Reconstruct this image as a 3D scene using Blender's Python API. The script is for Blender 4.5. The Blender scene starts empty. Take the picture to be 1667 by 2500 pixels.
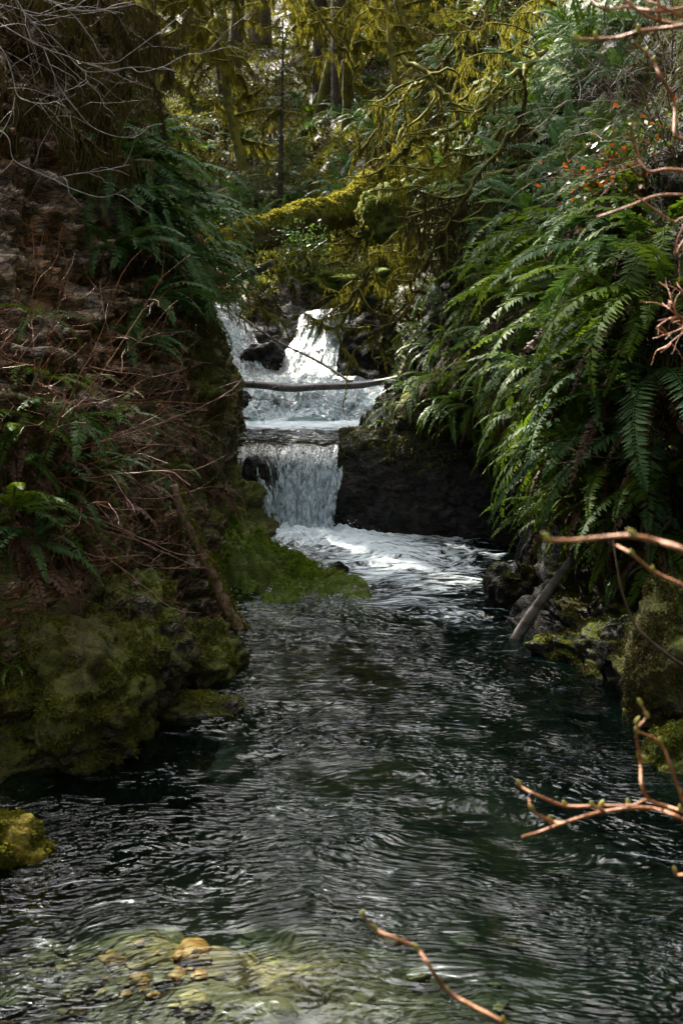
import bpy, math, random
import numpy as np
from mathutils import Vector, Matrix
from mathutils.bvhtree import BVHTree

random.seed(5)
rng = np.random.default_rng(11)
R = math.radians
SC = bpy.context.scene
COL = SC.collection

# ------------------------------------------------------------------ camera, sky, sun, exposure
CAM = Vector((0, 0, 2.2)); PITCH = math.atan(550 / 3434.0); FPX = 3434.0
cd = bpy.data.cameras.new('camera'); cam = bpy.data.objects.new('camera', cd); COL.objects.link(cam)
cam.location = CAM; cam.rotation_euler = (math.pi / 2 - PITCH, 0, 0)
cd.sensor_fit = 'VERTICAL'; cd.sensor_height = 24.0; cd.lens = 24.0 * FPX / 2500.0
cd.clip_start = 0.05; cd.clip_end = 600
cd.dof.use_dof = True; cd.dof.focus_distance = 10.5; cd.dof.aperture_fstop = 5.0
SC.camera = cam

SUN_TO = Vector((-0.42, 0.58, 0.72)).normalized()
w = bpy.data.worlds.new('World'); SC.world = w; w.use_nodes = True
nt = w.node_tree; nt.nodes.clear()
sky = nt.nodes.new('ShaderNodeTexSky'); sky.sky_type = 'NISHITA'; sky.sun_disc = False
sky.sun_elevation = math.asin(SUN_TO.z); sky.sun_rotation = math.atan2(SUN_TO.x, SUN_TO.y)
sky.air_density = 1.0; sky.dust_density = 6.0; sky.ozone_density = 1.0
hs = nt.nodes.new('ShaderNodeHueSaturation'); hs.inputs['Saturation'].default_value = 0.12
bg = nt.nodes.new('ShaderNodeBackground'); bg.inputs['Strength'].default_value = 0.13
wo = nt.nodes.new('ShaderNodeOutputWorld')
nt.links.new(sky.outputs[0], hs.inputs['Color']); nt.links.new(hs.outputs[0], bg.inputs[0]); nt.links.new(bg.outputs[0], wo.inputs[0])

sl = bpy.data.lights.new('sun', 'SUN'); sl.energy = 5.0; sl.angle = R(0.5); sl.color = (1.0, 0.93, 0.80)
so = bpy.data.objects.new('sun', sl); COL.objects.link(so)
so.rotation_euler = SUN_TO.to_track_quat('Z', 'Y').to_euler()
SC.view_settings.view_transform = 'Standard'; SC.view_settings.look = 'None'
SC.view_settings.exposure = 2.2; SC.view_settings.gamma = 1.0; SC.view_settings.use_curve_mapping = False
SC.cycles.max_bounces = 5; SC.cycles.transparent_max_bounces = 12; SC.cycles.diffuse_bounces = 2
SC.cycles.glossy_bounces = 2; SC.cycles.transmission_bounces = 4
SC.cycles.caustics_reflective = False; SC.cycles.caustics_refractive = False
SC.cycles.sample_clamp_indirect = 6.0

# ------------------------------------------------------------------ image-to-place geometry
_c, _s = math.cos(PITCH), math.sin(PITCH)
def ray(px, py):
    a, b = (px - 833.5) / FPX, (1250 - py) / FPX
    return Vector((a, _c + b * _s, -_s + b * _c))
def P(px, py, Y):
    d = ray(px, py); return CAM + d * (Y / d.y)
def G(px, py, z=0.0):
    d = ray(px, py); return CAM + d * ((z - CAM.z) / d.z)
def proj(p):
    x, y, z = p[0], p[1], p[2] - 2.2
    f = y * _c - z * _s; u = y * _s + z * _c
    return 833.5 + FPX * x / f, 1250 - FPX * u / f

# ------------------------------------------------------------------ noise
_perm = rng.permutation(256); _g = rng.normal(size=(256, 3)); _g /= np.linalg.norm(_g, axis=1)[:, None]
def pn(p):
    p = np.asarray(p, float); i = np.floor(p).astype(np.int64); f = p - i; u = f * f * f * (f * (f * 6 - 15) + 10)
    out = np.zeros(len(p))
    for dx in (0, 1):
        for dy in (0, 1):
            for dz in (0, 1):
                h = _perm[(_perm[(_perm[(i[:, 0] + dx) & 255] + i[:, 1] + dy) & 255] + i[:, 2] + dz) & 255]
                g = _g[h]
                d = g[:, 0] * (f[:, 0] - dx) + g[:, 1] * (f[:, 1] - dy) + g[:, 2] * (f[:, 2] - dz)
                wx = u[:, 0] if dx else 1 - u[:, 0]; wy = u[:, 1] if dy else 1 - u[:, 1]; wz = u[:, 2] if dz else 1 - u[:, 2]
                out += d * wx * wy * wz
    return out * 1.5
def fbm(p, o=4, gain=0.5):
    p = np.asarray(p, float); a, s, r = 1.0, 1.0, np.zeros(len(p))
    for k in range(o):
        r += a * pn(p * s + 17.3 * k); a *= gain; s *= 2.03
    return r
def ridged(p, o=3):
    p = np.asarray(p, float); a, s, r = 1.0, 1.0, np.zeros(len(p))
    for k in range(o):
        r += a * (1 - np.abs(pn(p * s + 9.1 * k)) * 2); a *= 0.5; s *= 2.1
    return r / 1.75
def worley(p):
    p = np.asarray(p, float); i = np.floor(p).astype(np.int64)
    f1 = np.full(len(p), 9.0); f2 = np.full(len(p), 9.0); cid = np.zeros(len(p))
    for dx in (-1, 0, 1):
        for dy in (-1, 0, 1):
            for dz in (-1, 0, 1):
                c = i + (dx, dy, dz)
                h = _perm[(_perm[(_perm[c[:, 0] & 255] + c[:, 1]) & 255] + c[:, 2]) & 255]
                q = c + 0.5 + 0.42 * _g[h] - p
                d = np.einsum('ij,ij->i', q, q) ** 0.5
                n = d < f1
                f2 = np.where(n, f1, np.minimum(f2, d)); cid = np.where(n, h / 255.0, cid); f1 = np.where(n, d, f1)
    return f1, f2, cid
def sstep(a, b, x):
    t = np.clip((np.asarray(x, float) - a) / (b - a), 0, 1); return t * t * (3 - 2 * t)

# ------------------------------------------------------------------ mesh helpers
def mesh_np(name, V, F, mat=None, smooth=True, attrs=None):
    V = np.asarray(V, np.float32); F = np.asarray(F, np.int32)
    me = bpy.data.meshes.new(name); k = F.shape[1]
    me.vertices.add(len(V)); me.vertices.foreach_set('co', V.ravel())
    me.loops.add(F.size); me.loops.foreach_set('vertex_index', F.ravel())
    me.polygons.add(len(F)); me.polygons.foreach_set('loop_start', np.arange(0, F.size, k, dtype=np.int32))
    if smooth: me.polygons.foreach_set('use_smooth', np.ones(len(F), bool))
    for an, av in (attrs or {}).items():
        a = me.attributes.new(an, 'FLOAT', 'POINT'); a.data.foreach_set('value', np.asarray(av, np.float32))
    if mat: me.materials.append(mat)
    me.update(calc_edges=True)
    return me
def obj(name, me, parent=None, loc=None):
    o = bpy.data.objects.new(name, me); COL.objects.link(o)
    if parent: o.parent = parent
    if loc is not None: o.location = loc
    return o
def tag(o, label=None, cat=None, group=None, kind=None):
    for k, v in (('label', label), ('category', cat), ('group', group), ('kind', kind)):
        if v: o[k] = v
    return o
def thing(name, label, cat, loc=(0, 0, 0), group=None):
    o = bpy.data.objects.new(name, None); COL.objects.link(o); o.location = loc; o.empty_display_size = 0.05
    return tag(o, label, cat, group)
class MB:
    def __init__(s): s.V, s.F, s.n = [], [], 0
    def add(s, V, F):
        V = np.asarray(V, float); F = np.asarray(F, np.int64)
        if F.shape[1] == 4: F = np.concatenate([F[:, [0, 1, 2]], F[:, [0, 2, 3]]])
        s.V.append(V); s.F.append(F + s.n); s.n += len(V)
    def get(s): return np.concatenate(s.V), np.concatenate(s.F)
    def mesh(s, name, mat, smooth=True, off=None):
        V, F = s.get()
        if off is not None: V = V - np.asarray(off)
        return mesh_np(name, V, F, mat, smooth)
    def tube(s, pts, rad, seg=6, bump=0.0, caps=True):
        pts = np.asarray([tuple(p) for p in pts], float); n = len(pts); rad = np.broadcast_to(np.asarray(rad, float), (n,))
        T = np.gradient(pts, axis=0); T /= np.linalg.norm(T, axis=1)[:, None] + 1e-9
        a = np.array([0, 0, 1.0]) if abs(T[0, 2]) < 0.9 else np.array([1.0, 0, 0])
        u = np.cross(T[0], a); u /= np.linalg.norm(u); th = np.arange(seg) * 2 * math.pi / seg; Vs = []
        for k in range(n):
            u = u - T[k] * u.dot(T[k]); u /= np.linalg.norm(u) + 1e-9; v = np.cross(T[k], u)
            r = rad[k] * (1 + (bump * rng.uniform(-1, 1, seg) if bump else 0))
            Vs.append(pts[k] + (np.cos(th) * r)[:, None] * u + (np.sin(th) * r)[:, None] * v)
        V = np.concatenate(Vs); i = np.arange(seg); j = (i + 1) % seg
        F = np.concatenate([np.stack([k * seg + i, k * seg + j, (k + 1) * seg + j, (k + 1) * seg + i], 1) for k in range(n - 1)])
        s.add(V, F)
        if caps:
            for k, st in ((0, 0), (n - 1, (n - 1) * seg)):
                c = np.concatenate([V[st:st + seg], pts[k:k + 1]])
                s.add(c, np.stack([i, j, np.full(seg, seg)], 1))
def cat_rom(pts, n):
    p = np.asarray([tuple(q) for q in pts], float)
    if len(p) == 2: return p[0] + (p[1] - p[0]) * np.linspace(0, 1, n)[:, None]
    q = np.concatenate([[2 * p[0] - p[1]], p, [2 * p[-1] - p[-2]]]); out = []
    for t in np.linspace(0, len(p) - 1 - 1e-6, n):
        k = int(t); f = t - k; a, b, c, d = q[k:k + 4]
        out.append(0.5 * ((2 * b) + (-a + c) * f + (2 * a - 5 * b + 4 * c - d) * f * f + (-a + 3 * b - 3 * c + d) * f ** 3))
    return np.array(out)

# ------------------------------------------------------------------ materials
def new_mat(name):
    m = bpy.data.materials.new(name); m.use_nodes = True
    t = m.node_tree; t.nodes.clear(); return m, t
class NT:
    def __init__(s, t): s.t = t
    def n(s, typ, **kw):
        nd = s.t.nodes.new(typ)
        for k, v in kw.items():
            if k.startswith('_'): setattr(nd, k[1:], v)
        return nd
    def l(s, a, b): s.t.links.new(a, b)
    def noise(s, vec, scale, detail=4, rough=0.55, dist=0.0):
        nd = s.n('ShaderNodeTexNoise'); nd.inputs['Scale'].default_value = scale; nd.inputs['Detail'].default_value = detail
        nd.inputs['Roughness'].default_value = rough; nd.inputs['Distortion'].default_value = dist
        if vec is not None: s.l(vec, nd.inputs['Vector'])
        return nd.outputs['Fac']
    def pos(s, scale=(1, 1, 1), rot=(0, 0, 0)):
        g = s.n('ShaderNodeNewGeometry'); m = s.n('ShaderNodeMapping'); m.inputs['Scale'].default_value = scale; m.inputs['Rotation'].default_value = rot
        s.l(g.outputs['Position'], m.inputs['Vector']); return m.outputs[0]
    def ramp(s, fac, stops):
        r = s.n('ShaderNodeValToRGB'); e = r.color_ramp.elements
        while len(e) < len(stops): e.new(0.5)
        for k, (p, c) in enumerate(stops):
            e[k].position = p; e[k].color = (*c, 1) if len(c) == 3 else c
        s.l(fac, r.inputs[0]); return r.outputs[0]
    def rng(s, v, a, b, c=0.0, d=1.0):
        m = s.n('ShaderNodeMapRange', _interpolation_type='SMOOTHSTEP'); s.l(v, m.inputs[0])
        m.inputs[1].default_value = a; m.inputs[2].default_value = b; m.inputs[3].default_value = c; m.inputs[4].default_value = d
        return m.outputs[0]
    def math(s, op, a, b=None):
        m = s.n('ShaderNodeMath', _operation=op)
        for k, v in ((0, a), (1, b)):
            if v is None: continue
            if isinstance(v, (int, float)): m.inputs[k].default_value = v
            else: s.l(v, m.inputs[k])
        return m.outputs[0]
    def mix(s, f, a, b):
        m = s.n('ShaderNodeMix', _data_type='RGBA')
        for k, v in ((0, f), (6, a), (7, b)):
            if isinstance(v, (int, float)): m.inputs[k].default_value = v
            elif isinstance(v, tuple): m.inputs[k].default_value = (*v, 1)
            else: s.l(v, m.inputs[k])
        return m.outputs[2]
    def attr(s, name):
        a = s.n('ShaderNodeAttribute'); a.attribute_name = name; return a.outputs['Fac']
    def bump(s, h, strength, dist):
        b = s.n('ShaderNodeBump'); b.inputs['Strength'].default_value = strength; b.inputs['Distance'].default_value = dist
        s.l(h, b.inputs['Height']); return b.outputs[0]
    def bsdf(s, col, rough=0.6, normal=None, spec=0.5):
        p = s.n('ShaderNodeBsdfPrincipled')
        if isinstance(col, tuple): p.inputs['Base Color'].default_value = (*col, 1)
        else: s.l(col, p.inputs['Base Color'])
        if isinstance(rough, (int, float)): p.inputs['Roughness'].default_value = rough
        else: s.l(rough, p.inputs['Roughness'])
        p.inputs['Specular IOR Level'].default_value = spec
        if normal is not None: s.l(normal, p.inputs['Normal'])
        return p.outputs[0]
    def mixs(s, f, a, b):
        m = s.n('ShaderNodeMixShader')
        if isinstance(f, (int, float)): m.inputs[0].default_value = f
        else: s.l(f, m.inputs[0])
        s.l(a, m.inputs[1]); s.l(b, m.inputs[2]); return m.outputs[0]
    def out(s, sh): o = s.n('ShaderNodeOutputMaterial'); s.l(sh, o.inputs[0])

def rock_mat(name, cols, soil, mossc, moss_bias=0.0, rough=(0.35, 0.8), strat=(1.2, 1.2, 3.0), bumpd=0.03, crack=0.35, spec=0.4):
    m, t = new_mat(name); q = NT(t)
    p = q.pos(strat, (0.35, 0.2, 0)); p0 = q.pos()
    n1 = q.noise(p, 5.0, 6, 0.62, 0.4); n2 = q.noise(p0, 1.3, 3); n3 = q.noise(p0, 38, 3, 0.6)
    rock = q.ramp(n1, [(0.3, cols[0]), (0.5, cols[1]), (0.68, cols[2])])
    c = q.mix(q.rng(q.noise(p0, 2.3, 4, 0.6), 0.46, 0.6), rock, soil)
    vc = q.n('ShaderNodeTexVoronoi'); vc.inputs['Scale'].default_value = 13; vc.inputs['Randomness'].default_value = 1.0; q.l(p, vc.inputs['Vector']); sp = q.n('ShaderNodeSeparateColor'); q.l(vc.outputs['Color'], sp.inputs[0])
    chip = q.rng(sp.outputs[0], 0.1, 1.0, 0.35, 1.9); cm = q.n('ShaderNodeVectorMath', _operation='SCALE'); q.l(c, cm.inputs[0]); q.l(chip, cm.inputs['Scale']); c = cm.outputs[0]
    nm = q.noise(p0, 9.0, 5, 0.65)
    mf = q.rng(q.math('ADD', q.math('ADD', q.attr('moss'), q.math('MULTIPLY', q.math('SUBTRACT', nm, 0.5), 1.6)), moss_bias), 0.35, 0.65)
    mcol = q.mix(q.rng(q.math('ADD', q.math('MULTIPLY', n3, 0.5), q.math('MULTIPLY', q.noise(p0, 14, 3, 0.6), 0.5)), 0.38, 0.62), mossc[0], mossc[1]); mcol = q.mix(q.rng(n2, 0.35, 0.65), mcol, mossc[2])
    c = q.mix(mf, c, mcol)
    v = q.n('ShaderNodeTexVoronoi'); v.feature = 'DISTANCE_TO_EDGE'; v.inputs['Scale'].default_value = 11; q.l(p, v.inputs['Vector'])
    h = q.math('ADD', q.math('MULTIPLY', n1, 1.0), q.math('MULTIPLY', q.rng(v.outputs['Distance'], 0.0, 0.12), q.math('MULTIPLY', q.math('SUBTRACT', 1.0, mf), crack)))
    h = q.math('ADD', h, q.math('MULTIPLY', n3, q.math('ADD', q.math('MULTIPLY', mf, 0.5), 0.2)))
    ro = q.math('MAXIMUM', q.rng(nm, 0.35, 0.65, rough[0], rough[1]), mf)
    q.out(q.bsdf(c, ro, q.bump(h, 0.9, bumpd), spec)); return m

def leaf_mat(name, c1, c2, rough=0.4, trans=0.25, tc=None, spec=0.5, patch=6.0):
    m, t = new_mat(name); q = NT(t)
    oi = q.n('ShaderNodeObjectInfo'); n = q.noise(q.pos(), patch, 2)
    f = q.math('ADD', q.math('MULTIPLY', oi.outputs['Random'], 0.6), q.math('MULTIPLY', q.rng(n, 0.3, 0.7), 0.4))
    c = q.mix(f, c1, c2); b = q.bsdf(c, rough, None, spec)
    tr = q.n('ShaderNodeBsdfTranslucent')
    if tc: tr.inputs[0].default_value = (*tc, 1)
    else: q.l(c, tr.inputs[0])
    q.out(q.mixs(trans, b, tr.outputs[0])); return m

def wood_mat(name, c1, c2, rough=0.5, mossc=None, mossf=0.5, scale=20):
    m, t = new_mat(name); q = NT(t); p = q.pos(); n = q.noise(p, scale, 5, 0.65, 0.6); n2 = q.noise(p, scale * 0.25, 3)
    c = q.mix(q.rng(n, 0.35, 0.65), c1, c2)
    if mossc:
        g = q.n('ShaderNodeNewGeometry'); sx = q.n('ShaderNodeSeparateXYZ'); q.l(g.outputs['Normal'], sx.inputs[0])
        f = q.rng(q.math('ADD', q.math('MULTIPLY', sx.outputs[2], 0.35), n2), 1.0 - mossf, 1.15 - mossf); c = q.mix(f, c, mossc)
    q.out(q.bsdf(c, rough, q.bump(n, 0.7, 0.01))); return m

MOSS = ((0.035, 0.05, 0.006), (0.11, 0.125, 0.012), (0.055, 0.05, 0.012))
M = {}
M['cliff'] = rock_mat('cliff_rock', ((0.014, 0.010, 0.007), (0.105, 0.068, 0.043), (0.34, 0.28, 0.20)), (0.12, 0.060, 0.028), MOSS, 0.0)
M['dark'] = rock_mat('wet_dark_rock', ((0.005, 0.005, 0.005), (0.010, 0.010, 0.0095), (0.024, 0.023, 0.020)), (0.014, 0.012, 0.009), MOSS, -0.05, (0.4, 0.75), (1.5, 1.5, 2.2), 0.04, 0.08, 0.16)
M['boulder'] = rock_mat('mossy_boulder', ((0.012, 0.010, 0.008), (0.055, 0.044, 0.034), (0.14, 0.13, 0.115)), (0.06, 0.036, 0.017), MOSS, 0.25, (0.25, 0.8), (1.3, 1.3, 2))
M['goldrock'] = rock_mat('gold_moss_rock', ((0.012, 0.010, 0.008), (0.05, 0.04, 0.03), (0.10, 0.09, 0.07)), (0.06, 0.036, 0.017), ((0.07, 0.06, 0.006), (0.22, 0.17, 0.012), (0.12, 0.09, 0.01)), 0.5)
M['shelf'] = rock_mat('shelf_rock', ((0.010, 0.010, 0.009), (0.03, 0.028, 0.024), (0.08, 0.08, 0.07)), (0.03, 0.024, 0.012), ((0.030, 0.058, 0.005), (0.125, 0.175, 0.010), (0.055, 0.075, 0.008)), 0.22, (0.3, 0.8))
M['hill'] = rock_mat('forest_floor', ((0.010, 0.008, 0.006), (0.03, 0.022, 0.014), (0.05, 0.04, 0.025)), (0.03, 0.02, 0.01), MOSS, 0.1)
M['fern'] = leaf_mat('fern_green', (0.016, 0.046, 0.004), (0.100, 0.160, 0.012), 0.55, 0.35, (0.12, 0.19, 0.01), 0.12)
M['fernblue'] = leaf_mat('fern_deep_green', (0.030, 0.080, 0.026), (0.095, 0.170, 0.055), 0.55, 0.3, (0.08, 0.16, 0.02), 0.15)
M['fernbright'] = leaf_mat('fern_fresh_green', (0.06, 0.14, 0.015), (0.10, 0.17, 0.02), 0.4, 0.3, (0.14, 0.22, 0.02))
M['deadfern'] = leaf_mat('fern_dead_brown', (0.055, 0.022, 0.010), (0.10, 0.045, 0.022), 0.7, 0.2)
M['palefern'] = leaf_mat('fern_withered', (0.10, 0.075, 0.05), (0.075, 0.09, 0.035), 0.7, 0.25)
M['mossbg'] = leaf_mat('moss_olive', (0.045, 0.055, 0.008), (0.125, 0.122, 0.014), 0.8, 0.5, (0.27, 0.24, 0.022), 0.2, 1.5)
M['moss'] = leaf_mat('moss_green', (0.028, 0.034, 0.005), (0.15, 0.16, 0.014), 0.8, 0.3, (0.16, 0.16, 0.015), 0.2, 14)
M['mossgold'] = leaf_mat('moss_gold', (0.055, 0.062, 0.008), (0.135, 0.132, 0.015), 0.8, 0.42, (0.24, 0.215, 0.02), 0.2, 3)
M['mossbright'] = leaf_mat('moss_fresh', (0.04, 0.085, 0.004), (0.17, 0.25, 0.010), 0.8, 0.3, (0.18, 0.2, 0.012), 0.2, 10)
M['mossdark'] = leaf_mat('moss_brown', (0.042, 0.034, 0.011), (0.10, 0.080, 0.019), 0.85, 0.25, None, 0.2, 10)
M['leaf'] = leaf_mat('small_leaf', (0.035, 0.085, 0.018), (0.085, 0.14, 0.02), 0.35, 0.3)
M['deadleaf'] = leaf_mat('dead_leaf', (0.055, 0.018, 0.016), (0.12, 0.05, 0.035), 0.5, 0.2)
M['redleaf'] = leaf_mat('red_leaf', (0.16, 0.022, 0.012), (0.30, 0.10, 0.012), 0.3, 0.3, (0.5, 0.12, 0.01), 0.6, 40)
M['needle'] = leaf_mat('conifer_needle', (0.030, 0.058, 0.014), (0.075, 0.090, 0.014), 0.5, 0.3, (0.16, 0.16, 0.02))
M['twigred'] = wood_mat('red_twig', (0.12, 0.042, 0.020), (0.25, 0.10, 0.05), 0.4)
M['twigpale'] = wood_mat('pale_twig', (0.20, 0.17, 0.15), (0.34, 0.30, 0.27), 0.5)
M['twigbrown'] = wood_mat('brown_twig', (0.07, 0.045, 0.028), (0.15, 0.10, 0.06), 0.5)
M['twigfore'] = wood_mat('budded_twig', (0.24, 0.085, 0.034), (0.42, 0.19, 0.085), 0.5, None, 0.5, 60)
M['bud'] = leaf_mat('bud', (0.30, 0.30, 0.08), (0.45, 0.42, 0.15), 0.35, 0.3)
M['bark'] = wood_mat('bark', (0.022, 0.017, 0.012), (0.07, 0.055, 0.04), 0.8, (0.10, 0.085, 0.012), 0.42, 9)
M['barkmoss'] = wood_mat('mossy_bark', (0.045, 0.042, 0.010), (0.10, 0.095, 0.014), 0.9, (0.14, 0.135, 0.016), 0.55, 30)
M['log'] = wood_mat('log_bark', (0.035, 0.028, 0.025), (0.11, 0.088, 0.08), 0.45, None, 0.5, 14)
M['logmoss'] = wood_mat('log_mossy', (0.05, 0.04, 0.02), (0.10, 0.08, 0.04), 0.8, (0.125, 0.13, 0.014), 0.55, 7)
M['pole'] = wood_mat('weathered_pole', (0.17, 0.105, 0.066), (0.42, 0.28, 0.19), 0.6, (0.06, 0.07, 0.01), 0.33, 16)
M['logwet'] = wood_mat('wet_log', (0.08, 0.07, 0.067), (0.30, 0.27, 0.26), 0.28, None, 0.5, 12)

def water_mat(name, tint, bump_big, bump_small, scale, foam_scale):
    m, t = new_mat(name); q = NT(t)
    warp = q.n('ShaderNodeTexNoise'); warp.inputs['Scale'].default_value = 0.9; warp.inputs['Detail'].default_value = 2
    g = q.n('ShaderNodeNewGeometry'); q.l(g.outputs['Position'], warp.inputs['Vector'])
    ws = q.n('ShaderNodeVectorMath', _operation='SCALE'); q.l(warp.outputs['Color'], ws.inputs[0]); ws.inputs['Scale'].default_value = 0.9
    wa = q.n('ShaderNodeVectorMath', _operation='ADD'); q.l(g.outputs['Position'], wa.inputs[0]); q.l(ws.outputs[0], wa.inputs[1])
    mp = q.n('ShaderNodeMapping'); mp.inputs['Scale'].default_value = scale; q.l(wa.outputs[0], mp.inputs['Vector'])
    n1 = q.noise(mp.outputs[0], 1.0, 1, 0.4, 0.5); n2 = q.noise(mp.outputs[0], 2.3, 0.6, 0.4, 0.3)
    calm = q.rng(q.noise(q.pos((1.3, 0.7, 1)), 1.0, 3, 0.6), 0.34, 0.66, 0.10, 1.55)
    h = q.math('MULTIPLY', q.math('ADD', q.math('MULTIPLY', n1, bump_big), q.math('MULTIPLY', n2, bump_small)), calm)
    nrm = q.bump(h, 1.0, 1.0)
    fr = q.n('ShaderNodeFresnel'); fr.inputs['IOR'].default_value = 1.333; q.l(nrm, fr.inputs['Normal'])
    tr = q.n('ShaderNodeBsdfTransparent'); q.l(q.mix(q.rng(q.attr('dep'), 0.02, 0.36), (0.90, 0.86, 0.70), tint), tr.inputs[0])
    gl = q.n('ShaderNodeBsdfGlossy'); gl.inputs['Roughness'].default_value = 0.02; q.l(nrm, gl.inputs['Normal'])
    td = q.n('ShaderNodeBsdfDiffuse'); td.inputs[0].default_value = (0.02, 0.075, 0.062, 1)
    wsh = q.mixs(fr.outputs[0], q.mixs(q.rng(q.attr('dep'), 0.2, 0.8, 0.0, 0.04), tr.outputs[0], td.outputs[0]), gl.outputs[0])
    mp2 = q.n('ShaderNodeMapping'); mp2.inputs['Scale'].default_value = foam_scale; q.l(wa.outputs[0], mp2.inputs['Vector'])
    fn = q.noise(mp2.outputs[0], 1.0, 6, 0.68, 1.2)
    ff = q.rng(q.math('ADD', q.attr('foam'), q.math('MULTIPLY', q.math('SUBTRACT', fn, 0.5), 3.0)), 0.30, 1.0)
    fb = q.bsdf((0.68, 0.77, 0.82), 0.6, q.bump(fn, 0.8, 0.05))
    q.out(q.mixs(ff, wsh, fb)); return m
M['water'] = water_mat('pool_water', (0.29, 0.42, 0.36), 0.021, 0.010, (10.0, 23.0, 9.0), (5.0, 14.0, 5.0))
M['waterup'] = water_mat('upper_pool_water', (0.5, 0.6, 0.56), 0.03, 0.008, (4.0, 8.0, 5.0), (5.0, 12.0, 5.0))
def fall_mat(name, sc, bs, gr=0.12, lo=0.15, gain=1.5):
    m, t = new_mat(name); q = NT(t)
    u = q.n('ShaderNodeCombineXYZ'); q.l(q.attr('fu'), u.inputs[0]); q.l(q.attr('fv'), u.inputs[1])
    def nz(a, b, d, ds):
        mp = q.n('ShaderNodeMapping'); mp.inputs['Scale'].default_value = (a, b, 1); q.l(u.outputs[0], mp.inputs['Vector']); return q.noise(mp.outputs[0], 1.0, d, 0.65, ds)
    n = nz(sc[0], sc[1], 5, 0.4); n2 = nz(sc[0] * 0.3, sc[1] * 1.2, 3, 0.6); n3 = nz(sc[0] * 3.0, sc[1] * 4.0, 3, 0.3)
    mod = q.math('ADD', q.math('MULTIPLY', q.rng(n, 0.25, 0.75), 0.55), q.math('ADD', q.math('MULTIPLY', q.rng(n2, 0.3, 0.7), 0.45), q.math('MULTIPLY', q.rng(n3, 0.3, 0.7), 0.25)))
    f = q.rng(q.math('MULTIPLY', q.attr('foam'), q.math('MULTIPLY', mod, gain)), lo, 1.0)
    nrm = q.bump(q.math('ADD', n, q.math('MULTIPLY', n3, 0.3)), bs, 0.04)
    tr = q.n('ShaderNodeBsdfTransparent'); tr.inputs[0].default_value = (0.70, 0.82, 0.80, 1)
    gl = q.n('ShaderNodeBsdfGlossy'); gl.inputs['Roughness'].default_value = gr; nrg = q.bump(q.math('ADD', n, q.math('MULTIPLY', n2, 0.6)), 1.0, 0.16); q.l(nrg, gl.inputs['Normal'])
    fr = q.n('ShaderNodeFresnel'); fr.inputs['IOR'].default_value = 1.25; q.l(nrg, fr.inputs['Normal'])
    wsh = q.mixs(fr.outputs[0], tr.outputs[0], gl.outputs[0])
    df = q.bsdf((0.52, 0.63, 0.68), 0.6, nrm, 0.2); tl = q.n('ShaderNodeBsdfTranslucent'); tl.inputs[0].default_value = (0.50, 0.64, 0.70, 1)
    q.out(q.mixs(f, wsh, q.mixs(0.35, df, tl.outputs[0]))); return m
mS, tS = new_mat('water_strand'); qS = NT(tS); _d = qS.bsdf((0.62, 0.72, 0.77), 0.4, None, 0.4); _t = qS.n('ShaderNodeBsdfTransparent'); _l = qS.n('ShaderNodeBsdfTranslucent'); _l.inputs[0].default_value = (0.6, 0.72, 0.77, 1)
qS.out(qS.mixs(qS.rng(qS.noise(qS.pos((30, 30, 9)), 1.0, 3), 0.35, 0.62), _t.outputs[0], qS.mixs(0.35, _d, _l.outputs[0]))); M['strand'] = mS
M['fall'] = fall_mat('falling_water', (26, 1.6), 0.35, 0.2, 0.2, 1.45)
M['cascade'] = fall_mat('broken_water', (14, 6.5), 0.35, 0.35, 0.30, 1.45)

# ------------------------------------------------------------------ terrain: banks lofted from cross-sections
def loft(stations, ys, vs):
    sy = np.array([s[0] for s in stations], float); Pf = np.array([s[1] for s in stations], float)   # S,K,2
    K = Pf.shape[1]; G1 = np.zeros((len(ys), K, 2))
    for k in range(K):
        for c in range(2): G1[:, k, c] = np.interp(ys, sy, Pf[:, k, c])
    Gx = np.zeros((len(ys), len(vs), 3)); ki = np.arange(K)
    for i in range(len(ys)):
        Gx[i, :, 0] = np.interp(vs, ki, G1[i, :, 0]); Gx[i, :, 2] = np.interp(vs, ki, G1[i, :, 1])
    Gx[:, :, 1] = ys[:, None]
    def blur(A, ax, k):
        for _ in range(k):
            B = np.pad(A, [(1, 1) if a == ax else (0, 0) for a in range(3)], mode='edge')
            A = (np.take(B, range(0, A.shape[ax]), ax) + np.take(B, range(1, A.shape[ax] + 1), ax) + np.take(B, range(2, A.shape[ax] + 2), ax)) / 3
        return A
    Y = Gx[:, :, 1].copy(); Gx = blur(blur(Gx, 1, 14), 0, 22); Gx[:, :, 1] = Y; return Gx
def grid_normals(Gx):
    du = np.gradient(Gx, axis=0); dv = np.gradient(Gx, axis=1); n = np.cross(du, dv)
    return n / (np.linalg.norm(n, axis=2)[:, :, None] + 1e-9)
def grid_faces(a, b):
    i, j = np.meshgrid(np.arange(a - 1), np.arange(b - 1), indexing='ij'); i = i.ravel(); j = j.ravel()
    return np.stack([i * b + j, (i + 1) * b + j, (i + 1) * b + j + 1, i * b + j + 1], 1)
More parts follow.
